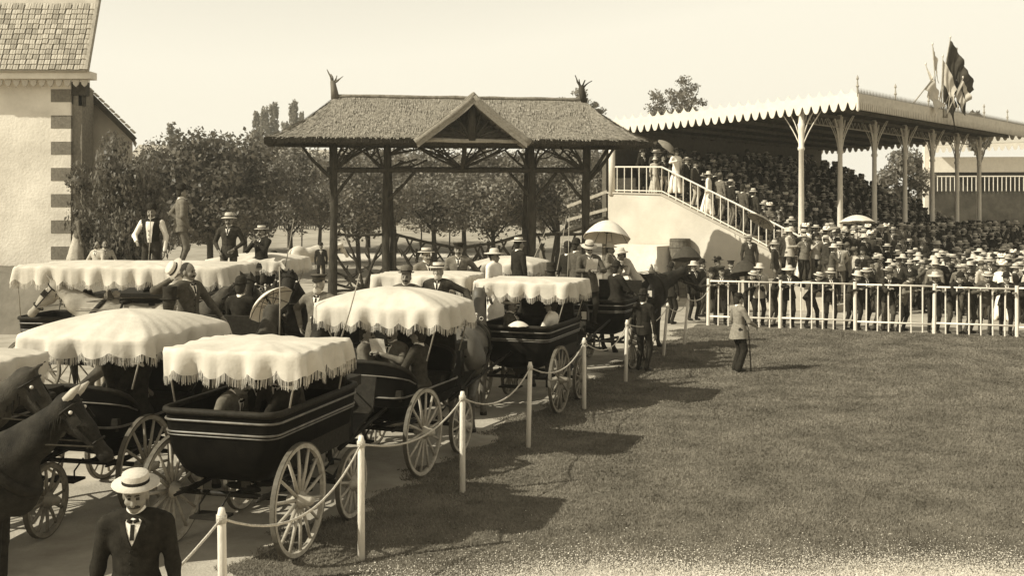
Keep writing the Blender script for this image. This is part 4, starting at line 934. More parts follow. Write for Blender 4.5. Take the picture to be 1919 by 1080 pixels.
def horse(label, x, y, face, coat='black', scale=1., harness=True, bonnet=None, blanket=None, key=None, z=0., **kw):
    k = (coat, key, tuple(sorted(kw.items())))
    if k not in HM: HM[k] = horse_mesh(coat, **kw)
    me, q = HM[k]; o = link('horse', me, None, label, 'horse', None, loc=(x, y, z), rot=(0, 0, -R(face))); o.scale = (scale,) * 3
    nb_, nd, nt_, f, sd, upv = (q[i] for i in ('nb', 'nd', 'nt', 'f', 'sd', 'up'))
    # mane and tail
    mb = MB(); r = random.Random(len(HM)); bk = norm(np.cross(sd, nd)); bk = bk if bk[2] > 0 or bk[1] < 0 else -bk
    for i in range(64):
        t = i / 63; p = (nb_ + V(0, -.25, .17)) * (1 - t) + (nt_ + V(0, -.03, .075) + f * .05) * t; s = r.choice((-1, 1, 1))
        mb.tube([p, p + sd * s * .06 + V(0, -.02, -.03), p + sd * s * (.10 + .03 * r.random()) + V(0, -.02, -.13 - .16 * r.random())], [.022, .016, .004], 4)
    mb.build('mane', manem, o, True)
    mb = MB()
    for i in range(9):
        a = i * .7; d = V(.03 * math.cos(a), .02 * math.sin(a), 0); mb.tube([V(0, -.93, 1.40) + d * .5, V(0, -1.03, 1.2) + d, V(0, -1.07, .85) + d * 1.8, V(d[0] * 2.2, -1.03 + d[1], .5 + .06 * (i % 3))], [.035, .035, .03, .008], 5)
    mb.build('tail', manem if coat not in ('white', 'grey') else coats[coat], o, True)
    if harness:
        def band(fn, n=20, r_=.018, m=leather, nm='strap', closed=True):
            mb = MB(); mb.tube([fn(2 * math.pi * i / n) for i in range(n if closed else n + 1)], r_, 6, closed=closed); return mb.build(nm, m, o, True)
        cx = norm(np.cross(sd, nd)); c0 = nb_ + nd * .06 + V(0, -.06, -.06)
        col = band(lambda a: c0 + sd * .225 * math.cos(a) + cx * .32 * math.sin(a), 24, .05, leather, 'collar')
        mb = MB(); tp = max((c0 + cx * .36, c0 - cx * .36), key=lambda p: p[2])
        for s in (-1, 1): mb.tube([tp + sd * s * .05, tp + sd * s * .06 + V(0, 0, .12)], .012, 6); mb.ell(tp + sd * s * .06 + V(0, 0, .14), (.022, .022, .022), 8); mb.tube([tp + sd * s * .14 + V(0, 0, .0) + V(.03 * math.cos(a), 0, .07 + .03 * math.sin(a)) for a in np.linspace(0, 5.5, 8)], .006, 5, closed=True)
        mb.build('hames', brass, col, True)
        mb = MB(); mb.lathe([(.0, .14), (.012, .12), (.05, .03), (.085, -.04), (.09, -.05)], 10, tp + V(0, -.02, .02)); mb.build('collar_cap', leatherb, col, True)
        band(lambda a: V(.30 * math.cos(a), .12, 1.19 + .37 * math.sin(a)), 24, .022, leather, 'girth')
        MB().ell((0, .12, 1.535), (.13, .10, .05), 10).build('saddle_pad', leather, o, True)
        mb = MB(); mb.tube([(0, .1, 1.56), (0, -.5, 1.575), (0, -.92, 1.46)], .016, 6); mb.build('back_strap', leather, o, True)
        mb = MB(); mb.tube([(-.30, -.2, 1.2)] + [V(.315 * math.cos(a), -.62 + .36 * math.sin(a), 1.16) for a in np.linspace(math.pi, 2 * math.pi, 12)] + [(.30, -.2, 1.2)], .018, 6); mb.build('breeching', leather, o, True)
        for s in (-1, 1): MB().tube([(s * .31, .35, 1.15), (s * .32, -.3, 1.05), (s * .34, -1.2, .95)], .016, 6).build('trace', leather, o, True)
        br = MB(); e1 = nt_ + f * .10
        br.tube([nt_ + f * .40 + sd * .085 * math.cos(a) + upv * .085 * math.sin(a) for a in np.linspace(0, 2 * math.pi, 14)[:-1]], .010, 5, closed=True)
        br.tube([nt_ + f * .02 + sd * .122 * math.cos(a) + upv * .122 * math.sin(a) for a in np.linspace(0, 2 * math.pi, 14)[:-1]], .011, 5, closed=True)
        for s in (-1, 1): br.tube([nt_ + sd * s * .118 + f * .02, nt_ + sd * s * .088 + f * .40], .010, 5); br.box(nt_ + sd * s * .135 + f * .15 + upv * .03, (.012, .10, .09), np.stack([sd, f, upv], 1))
        bo = br.build('bridle', leather, o)
        for s in (-1, 1): MB().ell(nt_ + sd * s * .142 + f * .07 + upv * .05, (.018, .018, .018), 8).build('rosette', brass, bo, True)
        for s in (-1, 1): MB().tube([nt_ + f * .42 + sd * s * .09, tp + sd * s * .12, V(s * .1, .1, 1.60), V(s * .12, -1.0, 1.62)], .008, 5).build('rein', leatherb, o, True)
    if bonnet:
        mb = MB()
        for s in (-1, 1): mb.tube([nt_ + sd * s * .065 + upv * .05 - f * .05, nt_ + sd * s * .078 + upv * .15 - f * .065, nt_ + sd * s * .088 + upv * .24 - f * .075], [.042, .036, .010], 8)
        mb.build('ear_cover', bonnet, o, True)
    if blanket:
        g = [[V(.32 * math.cos(a) * (1.02 + .03 * math.sin(9 * y)), y, 1.17 + .40 * math.sin(a) if math.sin(a) > -.2 else 1.17 + .4 * math.sin(a)) for a in np.linspace(-.25, math.pi + .25, 20)] for y in np.linspace(-.85, .2, 12)]
        mb = MB(); mb.surf(g); mb.build('horse_cloth', blanket, o, True)
    return o
# ================================================================ carriages
WC = {}
def wheel(parent, x, y, r, m, nsp=14):
    k = (r, m.name, nsp)
    if k not in WC:
        rim = MB().lathe([(r - .055, -.021), (r - .012, -.024), (r - .012, .024), (r - .055, .021), (r - .055, -.021)], 40, rot=roty(R(90))).mesh('wheel', m, False)
        ty = MB().lathe([(r - .013, -.026), (r, -.024), (r, .024), (r - .013, .026), (r - .013, -.026)], 40, rot=roty(R(90))).mesh('tyre', tyrem, False)
        hub = MB().lathe([(0, -.12), (.04, -.12), (.055, -.07), (.085, -.03), (.085, .03), (.055, .07), (.045, .13), (.03, .15), (0, .15)], 14, rot=roty(R(90))).mesh('hub', m, True)
        sp = MB().tube([(0, 0, .06), (.008, 0, r * .5), (0, 0, r - .05)], [.021, .017, .015], 6).mesh('spoke', m, True)
        WC[k] = (rim, ty, hub, sp)
    rim, ty, hub, sp = WC[k]
    w_ = link('wheel', rim, parent, loc=(x, y, r), rot=(R(random.uniform(0, 20)), 0, 0)); link('tyre', ty, w_)
    h_ = link('hub', hub, w_); 
    if x < 0: h_.rotation_euler = (0, 0, math.pi)
    for i in range(nsp): link('spoke', sp, w_, rot=(2 * math.pi * i / nsp, 0, 0))
    return w_
def outline(hw, y0, y1, rc=.16, n=6):
    pts = []
    for cx, cy, a0 in ((hw - rc, y1 - rc, 0), (-hw + rc, y1 - rc, 90), (-hw + rc, y0 + rc, 180), (hw - rc, y0 + rc, 270)):
        for i in range(n): a = R(a0 + 90 * i / (n - 1)); pts.append((cx + rc * math.cos(a), cy + rc * math.sin(a)))
    return pts
def dense(pts, step):
    out_ = []; acc = 0
    for i in range(len(pts)):
        p, q = np.array(pts[i]), np.array(pts[(i + 1) % len(pts)]); L = np.linalg.norm(q - p); k = max(1, int(L / step))
        out_ += [p + (q - p) * t / k for t in range(k)]
    return out_
BODY = {}
def carriage_body(L):
    if L in BODY: return BODY[L]
    lev = [(.70, .30, -.04, L - .3), (.74, .40, -.16, L - .16), (.84, .48, -.26, L - .04), (1.0, .56, -.31, L), (1.2, .60, -.33, L), (1.40, .62, -.34, L)]
    mb = MB(); g = [[V(x, y, z) for x, y in outline(hw, a, b)] for z, hw, a, b in lev]; mb.surf(g, closev=True); mb.f = [f[::-1] for f in mb.f]
    mb.add(g[0], [tuple(range(len(g[0])))[::-1]])
    g2 = [[V(x, y, z) for x, y in outline(hw - .035, a + .035, b - .035, .13)] for z, hw, a, b in lev[2:]]; mb.surf(g2, closev=True); mb.add(g2[0], [tuple(range(len(g2[0])))])
    body = mb.mesh('body', lacq, True)
    def ring(z, off, r_, m, nm):
        import bisect
        i = max(0, min(len(lev) - 2, [q[0] for q in lev].index(max(q[0] for q in lev if q[0] <= z)))); a, b = lev[i], lev[i + 1]; t = (z - a[0]) / (b[0] - a[0])
        hw, y0, y1 = (a[k] + (b[k] - a[k]) * t for k in (1, 2, 3))
        mb = MB(); mb.tube([(x, y, z) for x, y in outline(hw + off, y0 - off, y1 + off)], r_, 8, closed=True); return mb.mesh(nm, m, True)
    parts = [('top_rail', ring(1.415, .0, .034, leather, 'top_rail')), ('moulding', ring(1.33, .006, .013, mould, 'moulding')), ('moulding', ring(1.215, .006, .012, mould, 'moulding')), ('moulding', ring(1.185, .006, .008, mould, 'moulding'))]
    b = MB()
    for s in (-1, 1): b.box((s * .38, L / 2, 1.0), (.36, L - .2, .10)); b.box((s * .40, L / 2, .88), (.30, L - .25, .16))
    parts.append(('bench', b.mesh('bench', leather)))
    BODY[L] = (body, parts); return BODY[L]
def phaeton_body(L):
    if ('p', L) in BODY: return BODY['p', L]
    lev = [(.66, .30, .0, L - .25), (.70, .42, -.16, L - .10), (.86, .50, -.26, L), (1.0, .53, -.29, L)]
    mb = MB(); g = [[V(x, y, z) for x, y in outline(hw, a, b)] for z, hw, a, b in lev]; mb.surf(g, closev=True); mb.f = [f[::-1] for f in mb.f]
    mb.add(g[0], [tuple(range(len(g[0])))[::-1]]); mb.add([p - V(0, 0, .12) for p in g[-1]], [tuple(range(len(g[0])))])
    body = mb.mesh('body', lacq, True); parts = []
    mb = MB(); mb.tube([(x, y, 1.0) for x, y in outline(.53, -.29, L)], .014, 7, closed=True); parts.append(('moulding', mb.mesh('moulding', mould, True)))
    for yb, sg in ((-.30, 1), (L - .1, -1)):
        mb = MB(); g = []
        for k in range(13):
            a = math.pi * k / 12; x = .58 * math.cos(a); y = yb + sg * (.34 - .36 * math.sin(a) ** .6); top = 1.16 + .27 * math.sin(a) ** .5
            g.append([V(x * .93, y, 1.0), V(x, y, (1.0 + top) / 2), V(x, y - sg * .02, top)])
        mb.surf(g); mb.surf([[p + V(0, sg * .05, 0) for p in r_] for r_ in g]); parts.append(('seat_back', mb.mesh('seat_back', lacq, True)))
        mb = MB(); mb.tube([r_[2] + V(0, sg * .02, .01) for r_ in g], .030, 7); parts.append(('top_rail', mb.mesh('top_rail', leather, True)))
        mb = MB(); mb.tube([r_[1] + V(0, -sg * .012, .06) for r_ in g], .010, 6); parts.append(('moulding', mb.mesh('moulding', mould, True)))
        mb = MB(); mb.box((0, yb + sg * .30, 1.02), (1.0, .46, .14)); parts.append(('cushion', mb.mesh('cushion', leather)))
    BODY['p', L] = (body, parts); return BODY['p', L]
CAN = {}
def canopy_parts(hw, y0, y1, zt, dome, drop, seed, pitch=.27, cx=0.):
    ol = dense(outline(hw, y0, y1, .10), .035); n = len(ol); c = np.array([0, (y0 + y1) / 2]); r = random.Random(seed); per = n * .035
    mb = MB(); g = []
    for q in (0., .2, .4, .6, .75, .88, .96, 1.0):
        row = []
        for i, p in enumerate(ol):
            d = c + (p - c) * q; z = zt + dome * (1 - q ** 2.2) - .02 * q ** 4 + .010 * math.sin(i * .23 + seed) * q - .022 * math.sin(math.pi * q) * abs(math.sin(i * 2 * math.pi / n + seed)) * q + .007 * q ** 3 * math.sin(i * .9 + 7 * q); row.append(V(d[0] + cx, d[1], z))
        g.append(row)
    ns = max(4, round(per / pitch)); low = []
    def scal(i): return abs(math.sin(math.pi * ns * i / n)) ** .7
    for v in (.15, .35, .6, .8, 1.0):
        row = []
        for i, p in enumerate(ol):
            t = np.array(ol[(i + 1) % n]) - np.array(ol[i - 1]); nn = norm(np.array([t[1], -t[0]])); ph = 2 * math.pi * ns * i / n
            o = (.075 * (abs(math.sin(ph * .5 + seed)) - .6) + .042 * math.sin(ph * .63 + 2 * seed) + .006 * math.sin(ph * 3.3)) * v ** .8 + .016 - .05 * v * v * 0
            z = zt - .02 - drop * v * (.66 + .34 * scal(i)) - .012 * v * math.sin(ph * .31 + seed)
            row.append(V(p[0] + nn[0] * o + cx, p[1] + nn[1] * o, z))
        g.append(row); low = row
    mb.surf(g, closev=True); top = mb.mesh('canopy', canv, True)
    vs = []
    for i in range(n):
        p, q = low[i], low[(i + 1) % n]
        for k in range(7):
            if r.random() < .25: continue
            a = p + (q - p) * (k + .1) / 7; b = p + (q - p) * (k + .75) / 7; ln = .09 * r.uniform(.75, 1.1); sw = V(r.uniform(-.008, .008), r.uniform(-.008, .008), 0)
            vs += [a, b, b + sw - V(0, 0, ln), a + sw - V(0, 0, ln)]
    vs = np.array(vs); fr = quick_mesh('fringe', vs, np.arange(len(vs)).reshape(-1, 4), [canvf])
    return top, fr
def carriage(label, x, y, head, L=1.62, can=None, wm=wheelm, group='carriages parked in rows', box=True, shafts=True, z0=1.42, name='horse_carriage', rear_r=.55, lamp=False, spokes=14, low=False):
    c = thing(name, label, 'carriage', (x, y, 0), -R(head), group)
    body, parts = (phaeton_body if low else carriage_body)(L); bo = link('body', body, c)
    for nm, me in parts: link(nm, me, bo)
    fr = .38; wb = L - .30
    for s in (-1, 1): wheel(c, s * .70, 0, rear_r, wm, spokes); wheel(c, s * .66, wb, fr, wm, 12)
    for yy, rr in ((0, rear_r), (wb, fr)):
        MB().tube([(-.70, yy, rr), (.70, yy, rr)], .028, 8).build('axle', lacqb, c, True)
        for s in (-1, 1):
            mb = MB(); zb = rr + .03; zt_ = .63
            for k in range(3): mb.tube([V(s * .44, yy - .36 + .05 * k, (zb + zt_) / 2 + .02 * k), V(s * .44, yy, zb + .012 * k), V(s * .44, yy + .36 - .05 * k, (zb + zt_) / 2 + .02 * k)], .012, 5)
            mb.tube([V(s * .44, yy - .36, (zb + zt_) / 2), V(s * .44, yy, zt_), V(s * .44, yy + .36, (zb + zt_) / 2)], .013, 5); mb.build('leaf_spring', lacqb, c, True)
    MB().tube([(0, 0, rear_r), (0, wb, fr + .1)], .03, 7).build('perch', lacqb, c, True)
    MB().box((0, -.42, .46), (.34, .22, .025)).build('rear_step', lacqb, c)
    for s in (-.12, .12): MB().tube([(s, -.28, .66), (s, -.44, .56), (s, -.44, .46)], .01, 5).build('step_iron', lacqb, c, True)
    if box:
        bx = MB().box((0, L + .12, 1.40), (.98, .44, .11)).build('box_seat', leather, c)
        MB().box((0, L - .10, 1.58), (.98, .06, .32), rotx(R(8))).build('box_back', leather, bx)
        MB().box((0, L + .12, 1.05), (.80, .36, .60)).build('box_riser', lacq, bx)
        MB().box((0, L + .62, .86), (.80, .62, .04), rotx(R(18))).build('footboard', lacqb, bx)
        MB().box((0, L + .95, 1.12), (.80, .03, .42), rotx(R(-14))).build('dashboard', leather, bx)
    if shafts:
        for s in (-1, 1): MB().tube([(s * .28, L + .2, .62), (s * .36, L + .9, .80), (s * .36, L + 2.9, 1.05)], [.03, .028, .02], 7).build('shaft', lacqb, c, True)
    if lamp:
        for s in (-1, 1):
            lm = MB().box((s * .68, L - .05, 1.45), (.13, .13, .20)).lathe([(.075, 0), (.05, .06), (.02, .1), (0, .11)], 8, (s * .68, L - .05, 1.55)).build('lamp', lacqb, c); MB().box((s * .68, L - .12, 1.45), (.09, .012, .14)).build('lamp_glass', brass, lm)
    if can:
        key = tuple(sorted(can.items())); hw, a, b, zt = can['hw'], can['y0'], can['y1'], can['zt']; cx = can.get('cx', 0.)
        if key not in CAN: CAN[key] = canopy_parts(hw, a, b, zt, can.get('dome', .06), can.get('drop', .24), can.get('seed', 1), can.get('pitch', .27), cx)
        co = link('canopy', CAN[key][0], c); f = link('fringe', CAN[key][1], co); f['kind'] = 'stuff'
        for s in (-1, 1):
            for yy in (a + .06, b - .06):
                MB().tube([(s * min(.62, hw), min(max(yy, -.3), L), 1.40), (s * (hw - .03) + cx, yy, zt - .02)], .0095, 6).build('canopy_pole', woodp, co, True)
    return c
def cw(o, lx, ly):   # carriage-local to world
    a = o.rotation_euler.z; return (o.location.x + lx * math.cos(a) - ly * math.sin(a), o.location.y + lx * math.sin(a) + ly * math.cos(a))

# ================================================================ parasols, papers, sticks
def umbrella(label, x, y, ztop, r, m, tilt=0., az_=0., shaft=.95, dep=.38, rim=None):
    Mx = rotz(-R(az_)) @ rotx(R(tilt)); u = thing('umbrella', label, 'umbrella', (x, y, ztop)); n = 8; g = []
    for i in range(n * 6):
        a = 2 * math.pi * i / (n * 6); k = abs(math.sin(n * a / 2)); row = []
        for t in np.linspace(0.02, 1, 8):
            q = r * t * (1 - .06 * k * t); row.append(Mx @ V(q * math.cos(a), q * math.sin(a), -dep * r * t ** 1.9 * 1.0 + .03 * r * k * t * t))
        g.append(row)
    mb = MB(); mb.surf(g, closeu=True); mb.surf([[p - Mx @ V(0, 0, .008) for p in q] for q in g], closeu=True); mb.build('cover', m, u, True)
    MB().tube([Mx @ V(0, 0, .06), Mx @ V(0, 0, -shaft)], .010, 6).build('shaft', woodd, u, True)
    for i in range(n):
        a = 2 * math.pi * i / n; MB().tube([Mx @ V(r * t * math.cos(a), r * t * math.sin(a), -dep * r * t ** 1.9 - .014) for t in (0, .3, .6, .8, 1.0)], .005, 4).build('rib', leather, u, True)
        MB().tube([Mx @ V(0, 0, -r * .55), Mx @ V(r * .5 * math.cos(a), r * .5 * math.sin(a), -dep * r * .27 - .02)], .004, 4).build('stretcher', leather, u, True)
    return u
def sheet(label, x, y, z, rx_, face, w_=.30, h_=.36, name='newspaper'):
    g = [[V(u, .03 * abs(u) / .15 + .01 * math.sin(20 * v), v) for v in np.linspace(-h_ / 2, h_ / 2, 7)] for u in np.linspace(-w_ / 2, w_ / 2, 9)]
    mb = MB(); mb.surf(g); mb.surf([[p + V(0, .004, 0) for p in q] for q in g]); o = mb.build(name, paper, None, True, label=label, cat='newspaper', loc=(x, y, z)); o.rotation_euler = (R(rx_), 0, -R(face)); return o
def stick(name, label, cat, p, q, r, m):
    p, q = np.asarray(p, float), np.asarray(q, float); d = q - p
    return MB().tube([d * 0, d * .5 + V(.01, 0, 0), d], [r, r * .85, r * .6], 6).build(name, m, None, True, label=label, cat=cat, loc=p)
# ================================================================ placing carriages
CA = carriage('nearest black carriage with flat white fringed canopy, seen from behind', -2.73, 10.5, 15.6, can=dict(hw=.76, y0=-.12, y1=1.12, zt=2.0, dome=.02, drop=.27, seed=1), wm=wheelp)
CB = carriage('black carriage with domed fringed canopy beside the third rope post', -1.77, 13.65, 20, can=dict(hw=.94, y0=.22, y1=1.40, zt=2.10, dome=.20, drop=.27, seed=2, cx=-.1), wm=wheelp, low=True)
CC = carriage('black carriage with straight fringed canopy, third in the rope-side row', .12, 17.7, 20, can=dict(hw=.86, y0=.05, y1=1.3, zt=2.14, dome=.03, drop=.26, seed=3, cx=.0), lamp=True)
CD = carriage('open black carriage without canopy holding the newspaper reader', 1.85, 22.4, 22, lamp=True)
CH_ = carriage('left carriage with wide pointed canopy and swagged scallops', -4.7, 11.85, 12, can=dict(hw=.80, y0=-.2, y1=1.75, zt=1.97, dome=.20, drop=.22, seed=4, pitch=.36), wm=wheelp, low=True)
CK = carriage('carriage cut by the left edge, only its pale canopy corner showing', -5.60, 9.7, 8, can=dict(hw=.80, y0=-.1, y1=1.2, zt=1.95, dome=.06, drop=.25, seed=5), spokes=12)
CL = carriage('open dark carriage of the man raising his hat', -4.55, 14.6, 14, low=True)
CF = carriage('carriage with pale canopy behind the two seated men, second row', -1.75, 18.3, 14, can=dict(hw=.90, y0=.4, y1=1.6, zt=2.18, dome=.03, drop=.26, seed=6))
CG = carriage('carriage with sloping pale canopy just before the gate opening', -.25, 22.5, 16, can=dict(hw=.72, y0=.1, y1=1.5, zt=2.18, dome=.12, drop=.22, seed=7))
CJ = carriage('farther carriage with rounded pale canopy left of the gate', -5.95, 23.6, 10, can=dict(hw=.98, y0=.1, y1=1.6, zt=2.2, dome=.12, drop=.26, seed=8))
CI = carriage('long charabanc with pale canopy in front of the banded house', -8.3, 19.3, 97, L=3.6, can=dict(hw=.78, y0=-.3, y1=3.5, zt=2.36, dome=.05, drop=.32, seed=9, pitch=.3), name='charabanc')
CM = carriage('low open dark carriage behind the nearest canopy', -3.2, 16.3, 60, shafts=False, box=False, low=True)
OB = thing('omnibus', 'dark roofed horse omnibus hidden behind the long charabanc canopy', 'carriage', (X_at(310, 21.4), 21.4, 0), R(-4))
MB().box((0, 0, 1.12), (2.3, 1.3, .95)).build('body', lacqb, OB)
ro_ = MB().box((0, 0, 1.655), (2.5, 1.5, .07)).build('roof', leather, OB); MB().box((.35, .15, 1.87), (1.3, .5, .34)).build('roof_bench', leather, ro_)
for k in range(4):
    for s_ in (-1, 1): MB().box((-.82 + .55 * k, s_ * .66, 1.32), (.42, .03, .36)).build('window', leatherb, OB)
for xx in (-.75, .75):
    for s_ in (-1, 1): w_ = wheel(OB, 0, 0, .42, wheelm, 12); w_.location = (xx, s_ * .62, .42); w_.rotation_euler = (0, 0, R(90))
# ---------------------------------------------------------------- horses
horse('big dark horse with pale ear bonnet at the lower left edge', -4.72, 8.75, 78, 'black', .94, bonnet=suit[4], neck=46., head_dn=52., turn=14.)
horse('dark horse half hidden behind the bonneted horse at left', -5.55, 9.5, 80, 'brown', 1.0, neck=42., head_dn=60.)
horse('dark horse hitched to the nearest carriage, right of the pair', -2.55, 13.45, 2, 'black', 1.0, neck=52., turn=-10.)
horse('dark horse hitched to the nearest carriage, left of the pair', -3.38, 13.6, 2, 'brown', 1.0, neck=56., turn=8.)
horse('bay horse seen from behind ahead of the domed-canopy carriage', -.66, 16.75, 6, 'bay', 1.0, neck=54.)
horse('heavy dark horse in profile beside the open carriage', 2.95, 25.3, 52, 'black', 1.12, neck=20., head_dn=42., turn=10.)
horse('grey horse facing left below the long charabanc canopy', -6.6, 18.6, 268, 'grey', 1.12, neck=38., head_dn=48.)
horse('dark bridled horse between the low parasol and the gate post', -3.35, 18.9, 205, 'black', 1.12, neck=58., turn=-15.)
horse('second dark bridled horse left of the low parasol', -4.45, 18.7, 170, 'brown', 1.12, neck=55., turn=12.)
horse('white horse standing in the meadow left of the gate', X_at(585, 47), 47, 55, 'white', 1.05, harness=False, neck=15.)
horse('dark horse in shadow ahead of the canopied third carriage', .75, 20.7, 16, 'brown', 1.0, neck=50.)
horse('dark horse behind the man raising his hat', -5.75, 16.9, 84, 'brown', 1.08, neck=45., turn=8.)
horse('black horse ahead of the low open carriage', -1.55, 21.2, 40, 'black', 1.08, neck=46.)
horse('dark horse below the rounded far canopy left of the gate', -4.9, 21.0, 150, 'black', 1.1, neck=48.)
# ================================================================ people in and around the carriages
def ztop(py, Y, sc_=1., seated=False, hatk=None): return Z_at(py, Y) - ((1.33 if seated else 1.74) + (.035 if hatk else 0)) * sc_
def P(label, px, py, Y, face, hatk, jacket, trousers, z=None, sc_=1., seated=False, h=.02, **kw):
    zz_ = ztop(py, Y, sc_, seated, hatk) if z is None else z
    return person(label, X_at(px, Y), Y, zz_, face, hatk, jacket, trousers, sc_, seated=seated, h=h, **kw)
P('man in white boater and black jacket standing at the lower left corner', 256, 866, 7.0, 172, 'boater', 0, 1, z=0, sc_=.955, h=.0105, head_h=.007, head_pitch=-.20, lh=(-.28, .05, .82), rh=(.28, .05, .82))
o = P('bare-headed man in dark jacket raising his straw hat', 352, 487, 14, 118, None, 2, 1, h=.016, rh=(.40, .10, 1.50), lh=(-.30, .30, .98), head_yaw=.15)
bp = X_at(330, 13.72); hb = link('straw_hat', hat_mesh('boater').mesh('straw_hat', [strawh, suit[0]], True), None, 'white boater held up beside the bare-headed man', 'hat', loc=(bp, 13.66, Z_at(505, 13.66)), rot=(R(20), R(-62), R(20)))
P('bearded man in flat-topped cap and grey coat left of the domed canopy', 598, 508, 15.2, 190, 'palecap', 3, 2, h=.016, beard=True, hair=hairg, lh=(-.27, .02, .86), rh=(.30, -.05, 1.0))
P('man in dark felt hat and moustache behind the domed canopy', 762, 497, 17.2, 186, 'grey', 2, 2, z=None, h=.016)
P('white-bearded man in boater with one arm stretched along the canopy', 822, 487, 17.2, 188, 'boater', 1, 2, h=.016, beard=True, hair=hairg, lh=(-.55, .12, 1.12))
P('man in boater and pale jacket behind the white-bearded man', 799, 460, 19.6, 150, 'boater', 3, 2, h=.022)
P('man in dark cap and open grey jacket, hand on hip', 860, 450, 20.6, 182, 'cap', 3, 1, h=.018, lh=(-.21, .02, 1.0), rh=(.24, .05, .84))
P('lady in wide white hat by the sloping canopy', 926, 463, 21.2, 120, 'white', dressw, dressw, h=.022, skirt=True, stash=False)
P('man in boater and black coat with back turned, right of the white-hatted lady', 972, 441, 22, 62, 'boater', 0, 0, h=.02)
P('man in straw hat and grey jacket reading a newspaper in the open carriage', 1104, 449, 21.9, 168, 'straw', 2, 0, h=.016, rh=(.09, .34, 1.16), lh=(-.12, .34, 1.14), head_pitch=-.35, coat=.72)
sheet('open newspaper held by the man in the open carriage', X_at(1109, 21.5), 21.5, Z_at(497, 21.5), -20, 168, .24, .28)
P('man in black bowler and grey coat behind the newspaper reader', 1080, 446, 23.6, 62, 'bowler', 2, 1, h=.022)
P('man in black coat standing left of the bowler-hatted man', 1064, 452, 24.6, 40, 'bowler', 0, 0, h=.025)
P('seated man in black bowler at the right of the open carriage', 1155, 488, 22.7, 58, 'bowler', 0, 0, seated=True, h=.02)
P('man in pale linen suit leaning forward under the white parasol', 1192, 455, 25.2, 258, 'sun', 4, 4, h=.022, lean=.55, lh=(-.2, .55, 1.0), rh=(.2, .5, .95))
P('man in grey tweed holding the big white parasol', 1143, 452, 24.6, 120, 'sun', 3, 3, h=.022, rh=(.18, .28, 1.28), lh=(-.15, .3, 1.2))
umbrella('big white parasol beside the white staircase wall', X_at(1140, 24.5), 24.5, Z_at(414, 24.5), .56, silkw, 18, 200, dep=.75)
P('man in black standing on the grass beside the dark horse', 1206, 562, 21.9, 35, 'bowler', 0, 0, z=0, sc_=.95, h=.02)
P('soldier-like lad in pale tunic and baggy dark trousers on the lawn', 1384, 545, 21.8, 72, 'kepi', mat('drab_cloth', .22, .95, .3, 18, .3, 120), 0, z=0, sc_=.925, h=.016, baggy=True, stash=False, coat=.74, rh=(.16, .33, 1.02), lh=(-.22, .2, .95))
stick('cane', 'thin dark stick held by the lad on the lawn', 'stick', (X_at(1408, 21.7), 21.7, 0.01), (X_at(1401, 21.7), 21.7, 1.12), .016, woodd)
P('man in white shirtsleeves and black waistcoat standing behind the long canopy', 285, 380, 21.1, 182, 'bowler', 0, 1, h=.016, vest=True, rh=(.20, .28, 1.02), lh=(-.27, .03, .84))
stick('whip', 'slim upright whip held by the man in the waistcoat', 'whip', (X_at(277, 20.8), 20.8, Z_at(520, 20.8)), (X_at(283, 20.8), 20.8, Z_at(395, 20.8)), .012, woodp)
P('man in grey suit standing high with elbow out, back half turned', 340, 343, 21.3, 62, 'bowler', 3, 3, h=.016, lh=(-.20, .03, 1.02), rh=(.22, .1, .9))
P('man in wide straw hat and open dark jacket over white shirt', 430, 397, 23.0, 182, 'straw', 1, 2, h=.016, lh=(-.17, .16, .98), rh=(.19, .14, .96))
P('man in boater with hands at his chin left of the white horse', 491, 419, 23.8, 205, 'boater', 0, 1, h=.02, lh=(-.05, .22, 1.36), rh=(.06, .22, 1.34))
P('woman in pale long dress standing by the banded house corner', 146, 393, 31.6, 60, None, 3, 4, z=1.55, sc_=.98, h=.024, skirt=True, stash=False)
P('dark-coated man standing beside the white horse', 602, 430, 46.4, 170, 'bowler', 0, 0, z=0.02, h=.03)
P('woman in long grey dress walking by the right gate post', 1016, 458, 45.6, 80, 'ladyd', 3, 3, z=.0, h=.03, skirt=True, stash=False)
for i, (px, py, Y, lab, j, hk) in enumerate([(197, 440, 30.9, 'pale-shirted figure seated under the broad tree', 4, None), (176, 446, 31.4, 'dark figure seated left of the pale-shirted one under the tree', 1, 'bowler'), (184, 452, 30.5, 'figure in white blouse seated at the front of the tree group', 4, None)]):
    P(lab, px, py, Y, (150, 90, 200)[i], hk, j, 1, z=1.08, seated=True, h=.026)
# passengers below the canopies
def seat(car, lx, ly, face, lab, hk, j, t, pelvis=1.06, **kw):
    x, y = cw(car, lx, ly); d = -math.degrees(car.rotation_euler.z); return person(lab, x, y, pelvis - .52, d + face, hk, j, t, .97, seated=True, **kw)
seat(CA, -.36, .25, 90, 'stooping passenger in grey under the left side of the nearest canopy', 'cap', 3, 2, h=.022, lean=.45)
seat(CA, .02, 1.0, 180, 'passenger facing back in the middle of the nearest carriage', None, 2, 1, h=.022, lean=.2)
seat(CA, .38, .35, 270, 'dark passenger on the right bench of the nearest carriage', 'bowler', 0, 0, h=.025)
seat(CA, -.36, .85, 100, 'second passenger on the left bench of the nearest carriage', 'grey', 1, 1, h=.025)
seat(CB, -.1, .75, 190, 'passenger reading under the domed canopy', None, 3, 2, h=.022, rh=(.1, .36, .92), lh=(-.1, .36, .92))
x_, y_ = cw(CB, -.12, .36); sheet('small folded paper held under the domed canopy', x_, y_, 1.56, -25, 190, .2, .22)
seat(CB, .36, .6, 270, 'dark passenger at the right of the domed-canopy carriage', 'bowler', 1, 1, h=.025)
seat(CB, -.38, .5, 80, 'grey passenger at the left of the domed-canopy carriage', 'cap', 3, 2, h=.025)
